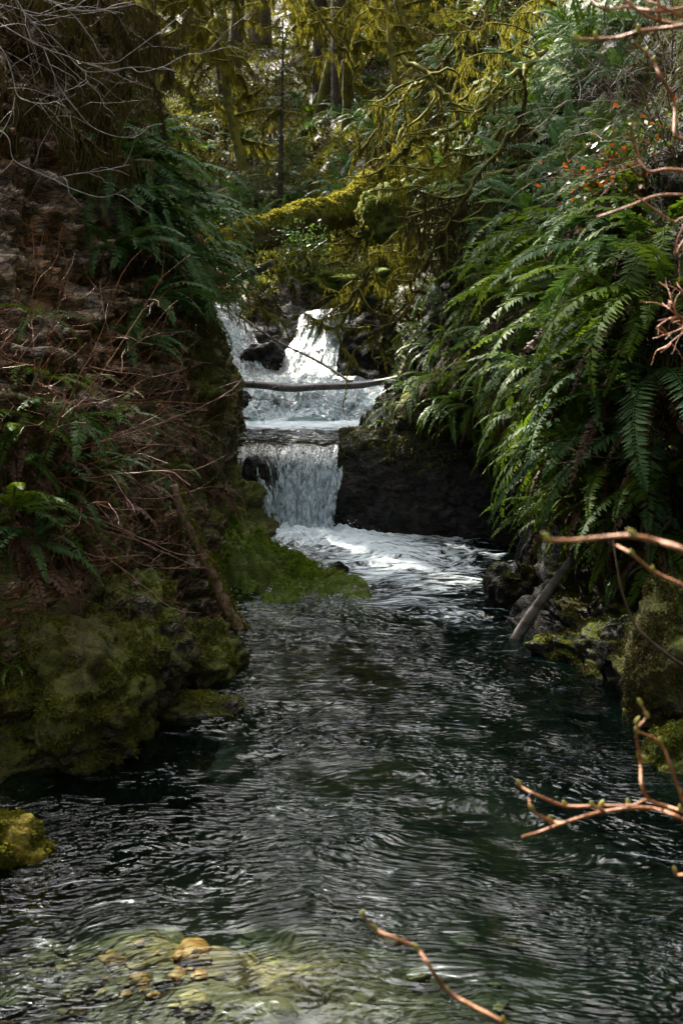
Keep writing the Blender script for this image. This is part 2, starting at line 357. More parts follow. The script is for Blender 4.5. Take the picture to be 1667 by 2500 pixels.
def rockify(Gx, side, amp=1.0, fine=1.0):
    n = grid_normals(Gx); sh = Gx.shape
    if (n[:, :, 0] * side).mean() < 0: n = -n
    p = Gx.reshape(-1, 3); nn = n.reshape(-1, 3)
    q = p @ np.array([[0.94, 0.2, 0.25], [-0.2, 0.97, 0.1], [-0.25, -0.1, 0.96]]) * (1.0, 1.0, 1.9)
    f1, f2, cid = worley(q * 3.1); g1, g2, cid2 = worley(q * 9.0)
    d = 0.20 * fbm(p * 0.9, 3) + 0.10 * (ridged(q * 1.7) - 0.5) + 0.12 * (cid - 0.5) * sstep(0.0, 0.12, f2 - f1) + 0.045 * fine * (cid2 - 0.5) * sstep(0, 0.15, g2 - g1) + 0.018 * fine * fbm(q * 16, 3)
    if side > 0:
        mk = sstep(1.1, 1.7, p[:, 2]) * sstep(12, 10.5, p[:, 1]); st = pn(q * (1.3, 1.3, 7.0)); h1, h2, cid3 = worley(q * (5.0, 5.0, 8.0))
        d += mk * (0.07 * np.clip(st * 4, -1, 1) + 0.11 * (cid3 - 0.5) * sstep(0, 0.2, h2 - h1))
    lift = np.clip((p[:, 2] + 0.6) / 0.7, 0.15, 1)
    p2 = p + nn * (d * amp * lift)[:, None]
    return p2.reshape(sh)

YS = np.concatenate([np.linspace(-8, 5, 36)[:-1], np.linspace(5, 20, 520), np.linspace(20, 27, 40)[1:]])
VS = np.concatenate([np.linspace(0, 7, 230)[:-1], np.linspace(7, 9, 26)])
LEFT = [
 (-8, [(-2.6,-.8),(-2.8,-.1),(-3.0,.4),(-3.3,1),(-3.6,1.7),(-4.0,2.5),(-4.6,3.4),(-6.5,5),(-10,6.5),(-22,9)]),
 (4,  [(-1.9,-.8),(-2.2,-.1),(-2.5,.2),(-2.9,.4),(-3.3,.6),(-3.8,.9),(-4.5,1.4),(-6,2.6),(-9,4.5),(-22,8)]),
 (5.7,[(-1.3,-.8),(-1.65,-.1),(-1.9,.2),(-2.3,.45),(-2.7,.8),(-3.2,1.3),(-4,2.2),(-6,3.6),(-9,5.5),(-22,9)]),
 (6.6,[(-.95,-.8),(-1.08,-.1),(-1.15,.3),(-1.25,.65),(-1.6,.95),(-2.2,1.4),(-3.2,2.1),(-5.2,3.5),(-9,5.8),(-22,9.5)]),
 (7.4,[(-.9,-.8),(-1.02,-.1),(-1.08,.3),(-1.18,.7),(-1.42,1.05),(-1.72,1.9),(-2.3,2.4),(-4.4,3.2),(-9,5.6),(-22,9)]),
 (8.6,[(-.8,-.8),(-.95,-.1),(-1.05,.3),(-1.16,.8),(-1.28,1.3),(-1.50,2.1),(-2.25,3.05),(-4.2,4.1),(-9,6.4),(-22,9.5)]),
 (9.8,[(-.75,-.8),(-.86,-.1),(-1.0,.35),(-1.12,.8),(-1.22,1.4),(-1.42,2.2),(-2.2,4.25),(-4.5,5.5),(-9,8.0),(-22,10)]),
 (11.2,[(-.5,-.8),(-.64,-.1),(-.84,.35),(-1.0,.8),(-1.12,1.4),(-1.28,2.2),(-1.82,4.6),(-3.7,6.2),(-9,8.0),(-22,11)]),
 (12.4,[(-.45,-.8),(-.58,-.05),(-.76,.35),(-.92,.8),(-1.04,1.3),(-1.15,2.0),(-1.68,4.5),(-3.6,6.3),(-9,8.2),(-22,11)]),
 (13.6,[(-.85,-.8),(-.95,.2),(-1.02,.6),(-1.08,.95),(-1.15,1.4),(-1.3,2.0),(-1.75,2.8),(-4.2,5.3),(-9,8),(-22,11)]),
 (16, [(-1.15,-.8),(-1.25,.2),(-1.32,.7),(-1.38,1.1),(-1.46,1.6),(-1.6,2.2),(-2.0,2.9),(-4.4,5.2),(-9,7.8),(-22,11)]),
 (18.5,[(-1.6,-.8),(-1.8,.4),(-1.9,1.0),(-1.95,1.4),(-1.98,1.8),(-2.05,2.3),(-2.4,3.0),(-4.8,5.2),(-9,7.6),(-22,11)]),
 (27, [(-2.2,1),(-2.4,1.6),(-2.6,2.2),(-2.8,2.6),(-3.1,3.0),(-3.6,3.5),(-4.2,4.0),(-6,5.6),(-10,8),(-22,11)])]
RIGHT = [
 (-8, [(2.8,-.8),(3.0,-.1),(3.2,.4),(3.5,1),(3.8,1.8),(4.2,2.7),(4.8,3.8),(6.5,5.5),(10,8),(22,11)]),
 (5,  [(2.1,-.8),(2.3,-.1),(2.45,.35),(2.6,.9),(2.7,1.5),(2.9,2.3),(3.4,3.4),(5.2,5.8),(10,9),(22,12)]),
 (6.6,[(1.75,-.8),(1.9,-.1),(2.0,.35),(2.05,.9),(2.1,1.4),(2.25,2.2),(2.7,3.3),(4.8,6),(10,9.5),(22,13)]),
 (7.6,[(1.45,-.8),(1.62,-.1),(1.75,.3),(1.80,.8),(1.78,1.2),(1.85,2.0),(2.3,3.2),(4.4,6.1),(10,9.8),(22,13)]),
 (8.4,[(1.1,-.8),(1.25,-.1),(1.42,.28),(1.58,.7),(1.55,1.15),(1.58,1.9),(2.0,3.1),(4.1,6.1),(10,10),(22,13)]),
 (9.1,[(.86,-.8),(1.02,-.1),(1.22,.25),(1.44,.6),(1.42,1.05),(1.42,1.7),(1.8,2.9),(3.9,6.0),(10,10),(22,13)]),
 (10.0,[(1.25,-.8),(1.36,-.1),(1.46,.3),(1.50,.65),(1.40,1.0),(1.32,1.6),(1.65,2.8),(3.7,5.9),(10,10),(22,13)]),
 (11.4,[(1.75,-.8),(1.82,-.1),(1.78,.35),(1.62,.75),(1.32,1.05),(1.16,1.6),(1.5,2.7),(3.5,5.8),(10,10),(22,13)]),
 (12.3,[(1.75,-.8),(1.78,-.1),(1.66,.35),(1.42,.75),(1.15,1.05),(1.02,1.6),(1.38,2.7),(3.4,5.7),(10,10),(22,13)]),
 (12.75,[(-.10,-.8),(-.05,-.05),(.02,.4),(.10,.78),(.45,1.02),(.92,1.55),(1.28,2.7),(3.3,5.6),(10,10),(22,13)]),
 (14, [(-.02,-.8),(.04,.2),(.12,.55),(.22,.82),(.50,1.08),(.84,1.6),(1.15,2.7),(3.1,5.6),(10,10),(22,13)]),
 (16, [(.42,-.8),(.5,.3),(.56,.7),(.66,1.0),(.80,1.35),(.92,1.85),(1.15,2.8),(2.9,5.6),(10,10.5),(22,13)]),
 (18.5,[(.2,-.8),(.26,.6),(.32,1.1),(.42,1.5),(.58,1.9),(.80,2.4),(1.15,3.3),(2.6,5.8),(10,11),(22,14)]),
 (27, [(.5,2),(.7,2.6),(.9,3.2),(1.2,3.8),(1.6,4.5),(2.1,5.2),(2.7,6.0),(4.5,7.6),(10,12),(22,16)])]
GL = rockify(loft(LEFT, YS, VS), 1, 1.0); GR = rockify(loft(RIGHT, YS, VS), -1, 0.75, 0.7)
def bank(name, Gx, side):
    a, b = Gx.shape[:2]; V = Gx.reshape(-1, 3); F = grid_faces(a, b)
    if side > 0: F = F[:, ::-1]
    n = grid_normals(Gx).reshape(-1, 3); n = n if (n[:, 0] * side).mean() > 0 else -n
    y, z = V[:, 1], V[:, 2]; big = fbm(V * 0.8, 3)
    if side > 0:
        moss = 0.25 + 0.35 * np.clip(n[:, 2], -0.3, 1) + 0.3 * big
        moss += 0.45 * sstep(10.3, 11.4, y) * sstep(3.2, 2.0, z) - 0.45 * sstep(1.3, 2.0, z) * sstep(11.5, 10, y)
        moss += 0.25 * sstep(0.9, 0.4, z) * sstep(8.2, 7.0, y)
    else:
        moss = 0.15 + 0.4 * np.clip(n[:, 2], -0.3, 1) + 0.3 * big + 0.25 * sstep(0.8, 1.3, z)
        moss -= 0.9 * sstep(12.0, 12.4, y) * sstep(13.4, 13.0, y) * sstep(0.95, 0.7, z)
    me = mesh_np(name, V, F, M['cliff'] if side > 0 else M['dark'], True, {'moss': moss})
    o = obj(name, me); tag(o, kind='structure'); return V, F, n, moss
LV, LF, LN, LM = bank('rock_bank_left', GL, 1); RV, RF, RN, RM = bank('rock_bank_right', GR, -1)

# hillside behind the falls
hx = np.concatenate([np.linspace(-30, -6, 25)[:-1], np.linspace(-6, 6, 130), np.linspace(6, 30, 25)[1:]])
hy = np.concatenate([np.linspace(18.9, 26, 90)[:-1], np.linspace(26, 80, 110)])
X, Y = np.meshgrid(hx, hy, indexing='ij')
def hill_z(x, y):
    zb = np.interp(y, [18.9, 19.5, 20.1, 22, 28, 40, 60, 80], [1.75, 2.2, 2.55, 3.0, 4.7, 9.0, 17.5, 25])
    return zb + 1.35 * np.maximum(0, x - np.interp(y, [19.5, 21.5, 30], [0.5, -0.5, -0.8])) ** 0.92 * np.interp(y, [19, 26, 60], [1.25, 0.75, 0.3]) + 0.75 * np.maximum(0, -2.0 - x) ** 0.95 * np.interp(y, [19, 26, 50], [1, 0.5, 0.2])
p = np.stack([X.ravel(), Y.ravel(), np.zeros(X.size)], 1)
Z = hill_z(X.ravel(), Y.ravel()) + 0.35 * fbm(p * 0.5, 4) + 0.10 * fbm(p * 2.5, 3)
HV = np.stack([X.ravel(), Y.ravel(), Z], 1); HF = grid_faces(*X.shape)
ho = obj('hillside', mesh_np('hillside', HV, HF, M['hill'], True, {'moss': 0.3 + 0.5 * fbm(p * 0.7, 3)})); tag(ho, kind='structure')

# stream bed
bx = np.linspace(-4, 4, 170); by = np.linspace(-8, 13.2, 400); X, Y = np.meshgrid(bx, by, indexing='ij')
p = np.stack([X.ravel(), Y.ravel(), np.zeros(X.size)], 1)
def bed_depth(x, y): return 0.20 - 0.09 * np.exp(-((x + .42) / .6) ** 2 - ((y - 4.72) / .5) ** 2) + 0.55 * np.exp(-((y - 9.5) / 3.2) ** 2) + 0.18 * sstep(0.2, 1.3, x) + 0.16 * sstep(4.7, 6, y)
dep = bed_depth(p[:, 0], p[:, 1])
f1, f2, cid = worley(p * (4, 4, 1)); zz = -dep + 0.10 * fbm(p * 1.4, 3) + 0.05 * sstep(0.5, 0.1, f1) + 0.02 * fbm(p * 12, 2)
m_, t_ = new_mat('stream_bed'); q = NT(t_); pp = q.pos()
vv = q.n('ShaderNodeTexVoronoi'); vv.inputs['Scale'].default_value = 9; q.l(pp, vv.inputs['Vector'])
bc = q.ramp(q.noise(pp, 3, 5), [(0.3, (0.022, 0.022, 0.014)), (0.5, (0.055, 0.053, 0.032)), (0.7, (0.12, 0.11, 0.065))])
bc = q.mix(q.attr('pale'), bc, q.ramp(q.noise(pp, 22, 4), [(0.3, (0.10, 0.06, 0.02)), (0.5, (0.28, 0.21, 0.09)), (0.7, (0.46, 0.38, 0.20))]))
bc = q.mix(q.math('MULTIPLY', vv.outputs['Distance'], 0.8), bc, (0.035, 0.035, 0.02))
q.out(q.bsdf(bc, 0.8, q.bump(vv.outputs['Distance'], 0.6, 0.03)))
BV = np.stack([p[:, 0], p[:, 1], zz], 1)
bo = obj('stream_bed', mesh_np('stream_bed', BV, grid_faces(*X.shape), m_, True, {'pale': np.clip(np.exp(-((p[:, 0] + .38) / .36) ** 2 - ((p[:, 1] - 4.80) / .24) ** 2) * (1.25 + 0.9 * fbm(p * 3, 3)), 0, 1)})); tag(bo, kind='structure')  # sun patch put into the bed colour: paler and golden where sunlight lands

# ------------------------------------------------------------------ water
wx = np.linspace(-2.6, 2.9, 300); wy = np.concatenate([np.linspace(-8, 3, 30)[:-1], np.linspace(3, 13.0, 520)])
X, Y = np.meshgrid(wx, wy, indexing='ij'); p = np.stack([X.ravel(), Y.ravel(), np.zeros(X.size)], 1)
x, y = p[:, 0], p[:, 1]
dfall = np.hypot((x + 0.38) / 1.0, (y - 12.45) / 0.8)
foam = 0.85 * np.exp(-(dfall / 0.65) ** 2) + 0.36 * np.exp(-((x - 0.15 - 0.25 * (12.5 - y)) / 0.75) ** 2) * sstep(9.2, 11.3, y) * sstep(13.2, 12.4, y)
foam += 0.34 * np.exp(-((x - 0.60) / 1.25) ** 2) * sstep(9.0, 11.3, y) + 0.14 * np.exp(-((x - .35) / .5) ** 2) * sstep(8.6, 10.4, y)
foam += 0.42 * np.exp(-((x - 0.86) / 0.2) ** 2 - ((y - 9.15) / 0.35) ** 2) + 0.28 * np.exp(-((x - 0.55) / 0.35) ** 2 - ((y - 9.6) / 0.5) ** 2)
foam = foam * sstep(-1.0, -0.6, x)
wz = 0.012 * fbm(p * (2.2, 4.0, 1), 3) + 0.06 * np.exp(-(dfall / 0.9) ** 2) * (1 + fbm(p * 9, 3)) + 0.035 * sstep(10, 12, y) * fbm(p * (3, 6, 1), 4)
wz += 0.03 * np.exp(-((x - 0.86) / 0.25) ** 2 - ((y - 9.2) / 0.4) ** 2) * fbm(p * 10, 2)
wo_ = obj('water', mesh_np('water', np.stack([x, y, wz], 1), grid_faces(*X.shape), M['water'], True, {'foam': foam, 'dep': bed_depth(x, y)})); tag(wo_, kind='structure')

ux = np.linspace(-1.9, 1.0, 150); uy = np.linspace(12.95, 17.2, 180); X, Y = np.meshgrid(ux, uy, indexing='ij')
p = np.stack([X.ravel(), Y.ravel(), np.zeros(X.size)], 1); x, y = p[:, 0], p[:, 1]
foam = 0.85 * sstep(14.6, 15.6, y) + 0.5 * np.exp(-((y - 15.2) / 0.5) ** 2) * sstep(-1.2, -0.9, x) + 0.10
uz = 0.715 - 0.05 * sstep(13.5, 12.95, y) + 0.018 * fbm(p * (2.5, 5, 1), 3) + 0.02 * sstep(14.8, 16, y) * fbm(p * 7, 2)
up_ = obj('water', mesh_np('water', np.stack([x, y, uz], 1), grid_faces(*X.shape), M['waterup'], True, {'foam': foam, 'dep': np.full(len(x), .3)})); tag(up_, kind='structure')

def strand_water(o, S, foam, n, wid, vlen, drift, drops, base, spread):
    nu, nv = S.shape[:2]; b = MB(); k = 0
    while k < n:
        u, v0 = rng.random(), rng.uniform(0.02, 0.9)
        if rng.random() > foam[int(u * (nu - 1)), int(min(.99, v0 + .1) * (nv - 1))] * 1.3: k += .2; continue
        k += 1; L = rng.uniform(*vlen); m = 9; vs = np.linspace(v0, min(1, v0 + L), m); us = np.clip(u + np.cumsum(rng.normal(size=m)) * drift, 0, 1)
        c = np.array([S[int(a * (nu - 1)), int(q_ * (nv - 1))] for a, q_ in zip(us, vs)]) + np.array([0, -rng.uniform(.004, .045), rng.uniform(0, .02)]); c[1:-1] += rng.normal(size=(m - 2, 3)) * .006
        w_ = wid * rng.uniform(.3, 1.2) * np.sin(np.linspace(.12, math.pi - .12, m)) * rng.uniform(.6, 1.4, m); side = np.array([1, rng.uniform(-.4, .4), rng.uniform(-.2, .2)])
        V = np.concatenate([c - side * w_[:, None], c + side * w_[:, None] + np.array([0, -.004, 0])]); i = np.arange(m - 1); b.add(V, np.stack([i, i + 1, i + 1 + m, i + m], 1))
    s_ = obj('strands', b.mesh('strands', M['strand']), o); s_['kind'] = 'stuff'
    if drops:
        N = drops; p = np.array(base) + rng.normal(size=(N, 3)) * np.array(spread); p[:, 2] = base[2] + np.abs(p[:, 2] - base[2]); r = rng.uniform(.002, .007, N)[:, None]
        D = np.array([[1, 0, 0], [-1, 0, 0], [0, 1, 0], [0, -1, 0], [0, 0, 1.3], [0, 0, -1.3]]); V = (p[:, None] + D[None] * r[:, None]).reshape(-1, 3); i = np.arange(N)[:, None] * 6
        F = np.concatenate([i + f for f in ([0, 2, 4], [2, 1, 4], [1, 3, 4], [3, 0, 4], [2, 0, 5], [1, 2, 5], [3, 1, 5], [0, 3, 5])]); s_ = obj('spray', mesh_np('spray', V, F, M['strand']), o); s_['kind'] = 'stuff'
def sheet(name, rows, nu, nv, mat, disp, dscale, foamf, label, cat='waterfall', st=None):
    """rows: list of (left point, right point) from the top of the fall to its foot"""
    Lp = cat_rom([r[0] for r in rows], nv); Rp = cat_rom([r[1] for r in rows], nv); u = np.linspace(0, 1, nu)
    Gx = Lp[None] * (1 - u)[:, None, None] + Rp[None] * u[:, None, None]
    n = grid_normals(Gx); n *= np.sign(-n[:, :, 1:2] + 1e-6)
    U, Vv = np.meshgrid(u, np.linspace(0, 1, nv), indexing='ij')
    w_ = np.linalg.norm(np.asarray(rows[0][0]) - np.asarray(rows[0][1]))
    q3 = np.stack([U.ravel() * dscale[0], Vv.ravel() * dscale[1], np.full(U.size, 3.3)], 1)
    d = disp * fbm(q3, 4, 0.42); Vx = Gx.reshape(-1, 3) + n.reshape(-1, 3) * (d + disp * 0.5)[:, None]
    o = obj(name, mesh_np(name, Vx, grid_faces(nu, nv), mat, True, {'fu': U.ravel(), 'fv': Vv.ravel(), 'foam': foamf(U, Vv).ravel() * (.62 if st else 1)}))
    if st: strand_water(o, Vx.reshape(nu, nv, 3), foamf(U, Vv), *st)
    tag(o, label, cat); return o
V3 = lambda *a: np.array(a, float)
def edge(U, a=.12, b=.12): return sstep(0, a, U) * sstep(1, 1 - b, U)
sheet('waterfall', [(V3(-1.0,13.08,.722), V3(.07,13.08,.722)), (V3(-.98,13.0,.705), V3(.06,13.0,.705)), (V3(-.96,12.86,.62), V3(.04,12.82,.63)), (V3(-.90,12.74,.44), V3(.0,12.70,.46)),
      (V3(-.80,12.62,.22), V3(-.05,12.60,.24)), (V3(-.70,12.48,-.06), V3(-.10,12.50,-.06))],
      140, 100, M['fall'], 0.035, (8, 1.1), lambda U, v: (1.0 * sstep(0.24, 0.72, v) + 0.10 * sstep(.1, .3, v) + .25 * sstep(.85, 1, v)) * (1 - .85 * np.exp(-((U - 0.24 - .2 * (v - .5)) / 0.13) ** 2 - ((v - 0.52) / 0.22) ** 2)) * edge(U, .05, .05),
      'lower waterfall dropping over the rock lip into the pool', st=(330, .013, (.15, .55), .006, 700, (-.42, 12.45, .02), (.32, .10, .06)))
sheet('waterfall', [(V3(-1.95,18.6,1.98), V3(-1.35,18.6,1.98)), (V3(-2.0,18.4,1.76), V3(-1.20,18.38,1.70)), (V3(-2.0,18.1,1.45), V3(-1.0,18.0,1.35)), (V3(-2.0,17.5,1.10), V3(-.75,17.4,1.02)), (V3(-2.0,17.0,.95), V3(-.7,16.9,.90))],
      110, 100, M['cascade'], 0.05, (5, 2.2), lambda U, v: (0.95 - .35 * U) * edge(U, .1, .45) * sstep(0, .2, v) + .2 * sstep(.75, 1, v), 'upper waterfall beside the left bank, partly behind hanging twigs', st=(260, .022, (.1, .4), .018, 250, (-1.4, 17.1, .95), (.3, .2, .10)))
sheet('waterfall', [(V3(-.55,18.55,1.84), V3(.12,18.55,1.94)), (V3(-.58,18.36,1.62), V3(.08,18.36,1.72)), (V3(-.70,18.15,1.40), V3(-.02,18.1,1.42)), (V3(-.90,17.7,1.12), V3(-.06,17.6,1.10)), (V3(-1.1,17.2,.98), V3(.1,17.1,.95))],
      110, 100, M['cascade'], 0.05, (5, 2.2), lambda U, v: (0.04 + .46 * np.exp(-((U - 0.82) / 0.12) ** 2) + .20 * np.exp(-((U - 0.3) / 0.08) ** 2) + .32 * sstep(.45, 1, v)) * edge(U, .35, .12) * sstep(0.02, .3, v), 'upper waterfall splitting into streaks down the dark rock', st=(230, .020, (.1, .4), .018, 250, (-.45, 17.2, .98), (.35, .2, .10)))
sheet('cascade', [(V3(-1.5,17.5,1.03), V3(.66,17.5,1.03)), (V3(-1.38,16.8,1.02), V3(.66,16.8,1.0)), (V3(-1.2,16.35,.93), V3(.64,16.3,.93)), (V3(-1.15,16.05,.80), V3(.58,16.0,.80)), (V3(-1.3,15.7,.70), V3(.55,15.7,.70))],
      200, 120, M['cascade'], 0.085, (6, 3.6), lambda U, v: (0.78 + 0.2 * np.sin(U * 9 + 4 * v)) * edge(U, .1, .2), 'foaming cascade under the crossing log', 'cascade', st=(520, .026, (.06, .22), .012, 500, (-.3, 15.9, .76), (.6, .25, .06)))

# headwall rock behind and under the falls, and the rock under the lower lip
def rock_sheet(name, rows, nu, nv, mat, moss, amp):
    Lp = cat_rom([r[0] for r in rows], nv); Rp = cat_rom([r[1] for r in rows], nv); u = np.linspace(0, 1, nu)
    Gx = Lp[None] * (1 - u)[:, None, None] + Rp[None] * u[:, None, None]; n = grid_normals(Gx); n *= np.sign(-n[:, :, 1:2] + 1e-6)
    p = Gx.reshape(-1, 3); f1, f2, cid = worley(p * 4.5)
    d = amp * (fbm(p * 2.2, 4) * 0.8 + (cid - 0.5) * sstep(0, 0.15, f2 - f1) * 0.6)
    Vx = p + n.reshape(-1, 3) * d[:, None]
    o = obj(name, mesh_np(name, Vx, grid_faces(nu, nv), mat, True, {'moss': np.full(len(p), moss) + 0.3 * fbm(p * 1.5, 2)})); tag(o, kind='structure'); return Vx
rock_sheet('headwall_rock', [(V3(-2.6,19.6,2.05), V3(1.1,19.6,2.15)), (V3(-2.5,18.95,1.86), V3(1.0,18.95,1.82)), (V3(-2.4,18.55,1.6), V3(.95,18.55,1.62)), (V3(-2.3,18.1,1.2), V3(.9,18.1,1.2)), (V3(-2.2,17.4,.92), V3(.9,17.4,.9)), (V3(-2.1,16.2,.66), V3(.9,16.2,.66)), (V3(-2,15.4,.3), V3(.9,15.4,.3))],
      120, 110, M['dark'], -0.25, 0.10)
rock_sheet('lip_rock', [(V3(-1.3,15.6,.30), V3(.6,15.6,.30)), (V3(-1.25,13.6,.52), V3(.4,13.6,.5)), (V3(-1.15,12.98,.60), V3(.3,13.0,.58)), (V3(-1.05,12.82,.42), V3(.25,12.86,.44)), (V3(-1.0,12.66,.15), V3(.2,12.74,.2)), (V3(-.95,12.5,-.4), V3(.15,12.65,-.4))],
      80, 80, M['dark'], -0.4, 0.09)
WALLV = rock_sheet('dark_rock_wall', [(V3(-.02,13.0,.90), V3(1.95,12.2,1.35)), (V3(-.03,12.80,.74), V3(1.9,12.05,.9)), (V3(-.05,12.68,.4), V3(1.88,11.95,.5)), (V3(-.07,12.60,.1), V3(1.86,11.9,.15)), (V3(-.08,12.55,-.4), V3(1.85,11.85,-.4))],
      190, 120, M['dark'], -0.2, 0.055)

# ------------------------------------------------------------------ ray placement on the built ground
def tri(F): return np.concatenate([F[:, [0, 1, 2]], F[:, [0, 2, 3]]]) if F.shape[1] == 4 else F
TL = BVHTree.FromPolygons(LV.tolist(), LF.tolist()); TR = BVHTree.FromPolygons(RV.tolist(), RF.tolist()); TH = BVHTree.FromPolygons(HV.tolist(), HF.tolist())
def hit(px, py, trees=(TL, TR, TH)):
    d = ray(px, py).normalized(); best = None
    for k, t in enumerate(trees):
        h = t.ray_cast(CAM, d)
        if h[0] is not None and (best is None or h[3] < best[3]): best = h
    if best is None: return None
    n = best[1]
    if n.dot(d) > 0: n = -n
    return best[0], n

# ------------------------------------------------------------------ boulders
def ico(sub):
    import bmesh
    bm = bmesh.new(); bmesh.ops.create_icosphere(bm, subdivisions=sub, radius=1.0)
    V = np.array([v.co[:] for v in bm.verts]); F = np.array([[v.index for v in f.verts] for f in bm.faces]); bm.free(); return V, F
ICO5, ICO6 = ico(5), ico(6)
def vnorm(V, F):
    n = np.zeros_like(V); fn = np.cross(V[F[:, 1]] - V[F[:, 0]], V[F[:, 2]] - V[F[:, 0]])
    for k in range(3): np.add.at(n, F[:, k], fn)
    return n / (np.linalg.norm(n, axis=1)[:, None] + 1e-12)
def fuzz_mesh(name, V, F, n, ln, wd, mat, weight=None, up=0.3, hang=0.0, rnd=0.7):
    """many small moss blades standing on a surface, one mesh"""
    a, b, c = V[F[:, 0]], V[F[:, 1]], V[F[:, 2]]; cr = np.cross(b - a, c - a); ar = np.linalg.norm(cr, axis=1); nf = cr / (ar[:, None] + 1e-12)
    pr = ar * (weight if weight is not None else 1.0); pr = np.maximum(pr, 0)
    if pr.sum() <= 0: return None
    k = rng.choice(len(F), n, p=pr / pr.sum()); r1, r2 = rng.random((2, n)); s = np.sqrt(r1)
    p = a[k] * (1 - s)[:, None] + b[k] * (s * (1 - r2))[:, None] + c[k] * (s * r2)[:, None]
    d = nf[k] + rng.normal(size=(n, 3)) * rnd + np.array([0, 0, up - hang]); d /= np.linalg.norm(d, axis=1)[:, None] + 1e-9
    L = ln * rng.uniform(0.4, 1.3, n); sd = np.cross(d, rng.normal(size=(n, 3))); sd /= np.linalg.norm(sd, axis=1)[:, None] + 1e-9
    W = wd * rng.uniform(0.6, 1.4, n)
    base = p - nf[k] * 0.004
    mid = base + d * (L * 0.5)[:, None]; tip = mid + (d * 0.8 + np.array([0, 0, -0.35 - hang])) * (L * 0.5)[:, None]
    Vx = np.stack([base - sd * (W / 2)[:, None], base + sd * (W / 2)[:, None], mid + sd * (W / 2.4)[:, None], mid - sd * (W / 2.4)[:, None], tip], 1).reshape(-1, 3)
    i = np.arange(n)[:, None] * 5
    Fx = np.concatenate([i + [0, 1, 2], i + [0, 2, 3], i + [3, 2, 4]])
    return mesh_np(name, Vx, Fx, mat, False)
def boulder(name, label, c, r, seed, mat='boulder', moss=0.4, sub=ICO5, rough=1.0, flat=0.0, fuzz=2500, fm='moss', cat='boulder', rz=0.0):
    V, F = sub; V = V.copy(); p = V * 1.3 + seed * 7.7
    f1, f2, cid = worley(V * 1.9 + seed * 3.1)
    g1, g2, cid2 = worley(V * 4.3 + seed * 1.7)
    d = 1 + rough * (0.26 * fbm(p, 4) + 0.24 * (cid - 0.5) * sstep(0, .25, f2 - f1) + 0.09 * (0.5 - g1) + 0.05 * (cid2 - .5) + 0.10 * (ridged(V * 2.6 + seed) - 0.5) + 0.025 * fbm(V * 9 + seed, 3))
    V = V * d[:, None]; cz, sz = math.cos(rz), math.sin(rz)
    V = V * np.array(r); V = V @ np.array([[cz, sz, 0], [-sz, cz, 0], [0, 0, 1]])
    n = vnorm(V, F); ms = moss + 0.35 * n[:, 2] + 0.3 * fbm(V * 3 + seed, 3)
    o = obj(name, mesh_np(name, V, F, M[mat], True, {'moss': ms}), None, c); tag(o, label, cat)
    if fuzz:
        fw = sstep(-.25, .3, fbm(V[F].mean(1) * 5 + seed, 3)) * np.maximum(0, ms[F].mean(1) - 0.15) * (n[F].mean(1)[:, 1] < 0.55)
        f = fuzz_mesh('moss', V, F, fuzz, 0.028, 0.009, M[fm], fw)
        if f: m = obj('moss', f, o); tag(m, kind='stuff')
    return o
boulder('boulder', 'sunlit golden mossy boulder in the shallows at the left edge', (-1.36, 5.25, -.05), (.215, .20, .19), 1.0, 'goldrock', 0.75, fuzz=14000, fm='mossgold')
boulder('boulder', 'low wet rock barely above the water beside the left bank', (-.76, 7.15, -.02), (.24, .15, .11), 2.0, 'boulder', 0.1, fuzz=1200)
boulder('boulder', 'large overhanging mossy rock at the water edge on the left', (-1.30, 6.75, .22), (.42, .62, .42), 3.0, 'boulder', 0.40, ICO6, fuzz=16000)
boulder('boulder', 'bulging rock with bare grey patches below the small ferns on the left', (-1.12, 7.25, .34), (.30, .40, .36), 4.0, 'boulder', 0.15, ICO6, fuzz=5000)
boulder('boulder', 'jagged mossy rock rib running into the water in front of the leaning pole', (-.86, 8.0, -.02), (.25, .50, .30), 5.0, 'boulder', 0.38, ICO6, 1.3, fuzz=9000, rz=-0.25)
boulder('boulder', 'tall mossy boulder cut by the right edge of the view', (1.80, 7.05, .18), (.36, .40, .50), 6.0, 'boulder', 0.42, ICO6, fuzz=12000, fm='mossdark')
boulder('boulder', 'small mossy rock at the foot of the boulder on the right edge', (1.62, 6.35, -.02), (.22, .2, .17), 7.0, 'boulder', 0.5, fuzz=4000)
boulder('boulder', 'dark rounded rock in the water behind the leaning grey log', (1.22, 9.75, .04), (.20, .2, .22), 8.0, 'dark', 0.2, fuzz=1200, fm='mossdark')
boulder('boulder', 'dark upright rock under the hanging fern tips beside the pool', (1.50, 10.2, .18), (.20, .22, .34), 9.0, 'dark', 0.05, fuzz=500, fm='mossdark')
boulder('boulder', 'sloping mossy rock apron under the right bank', (1.66, 8.2, -.06), (.42, .48, .26), 10.0, 'dark', 0.45, ICO6, fuzz=9000, fm='mossdark', rz=0.5)
boulder('stone', 'small black stone beside the tip of the mossy rock shelf', (-.03, 10.75, .02), (.075, .07, .06), 11.0, 'dark', -0.4, fuzz=0, cat='stone')
boulder('boulder', 'mossy ledge under the upper log above the falls', (.12, 18.35, 2.28), (.62, .5, .20), 12.0, 'shelf', 0.6, fuzz=6000)
boulder('boulder', 'orange tinted mossy hummock at the right end of the upper log', (.62, 18.5, 3.1), (.40, .4, .42), 13.0, 'shelf', 0.6, fuzz=7000, fm='mossgold', cat='hummock')
boulder('boulder', 'dark wet rock between the two upper falls', (-1.0, 18.0, 1.18), (.30, .3, .32), 14.0, 'dark', -0.4, fuzz=0)
boulder('boulder', 'dark rock breaking through the left side of the lower waterfall', (-.80, 12.80, .40), (.17, .14, .22), 15.0, 'dark', -0.3, fuzz=0)
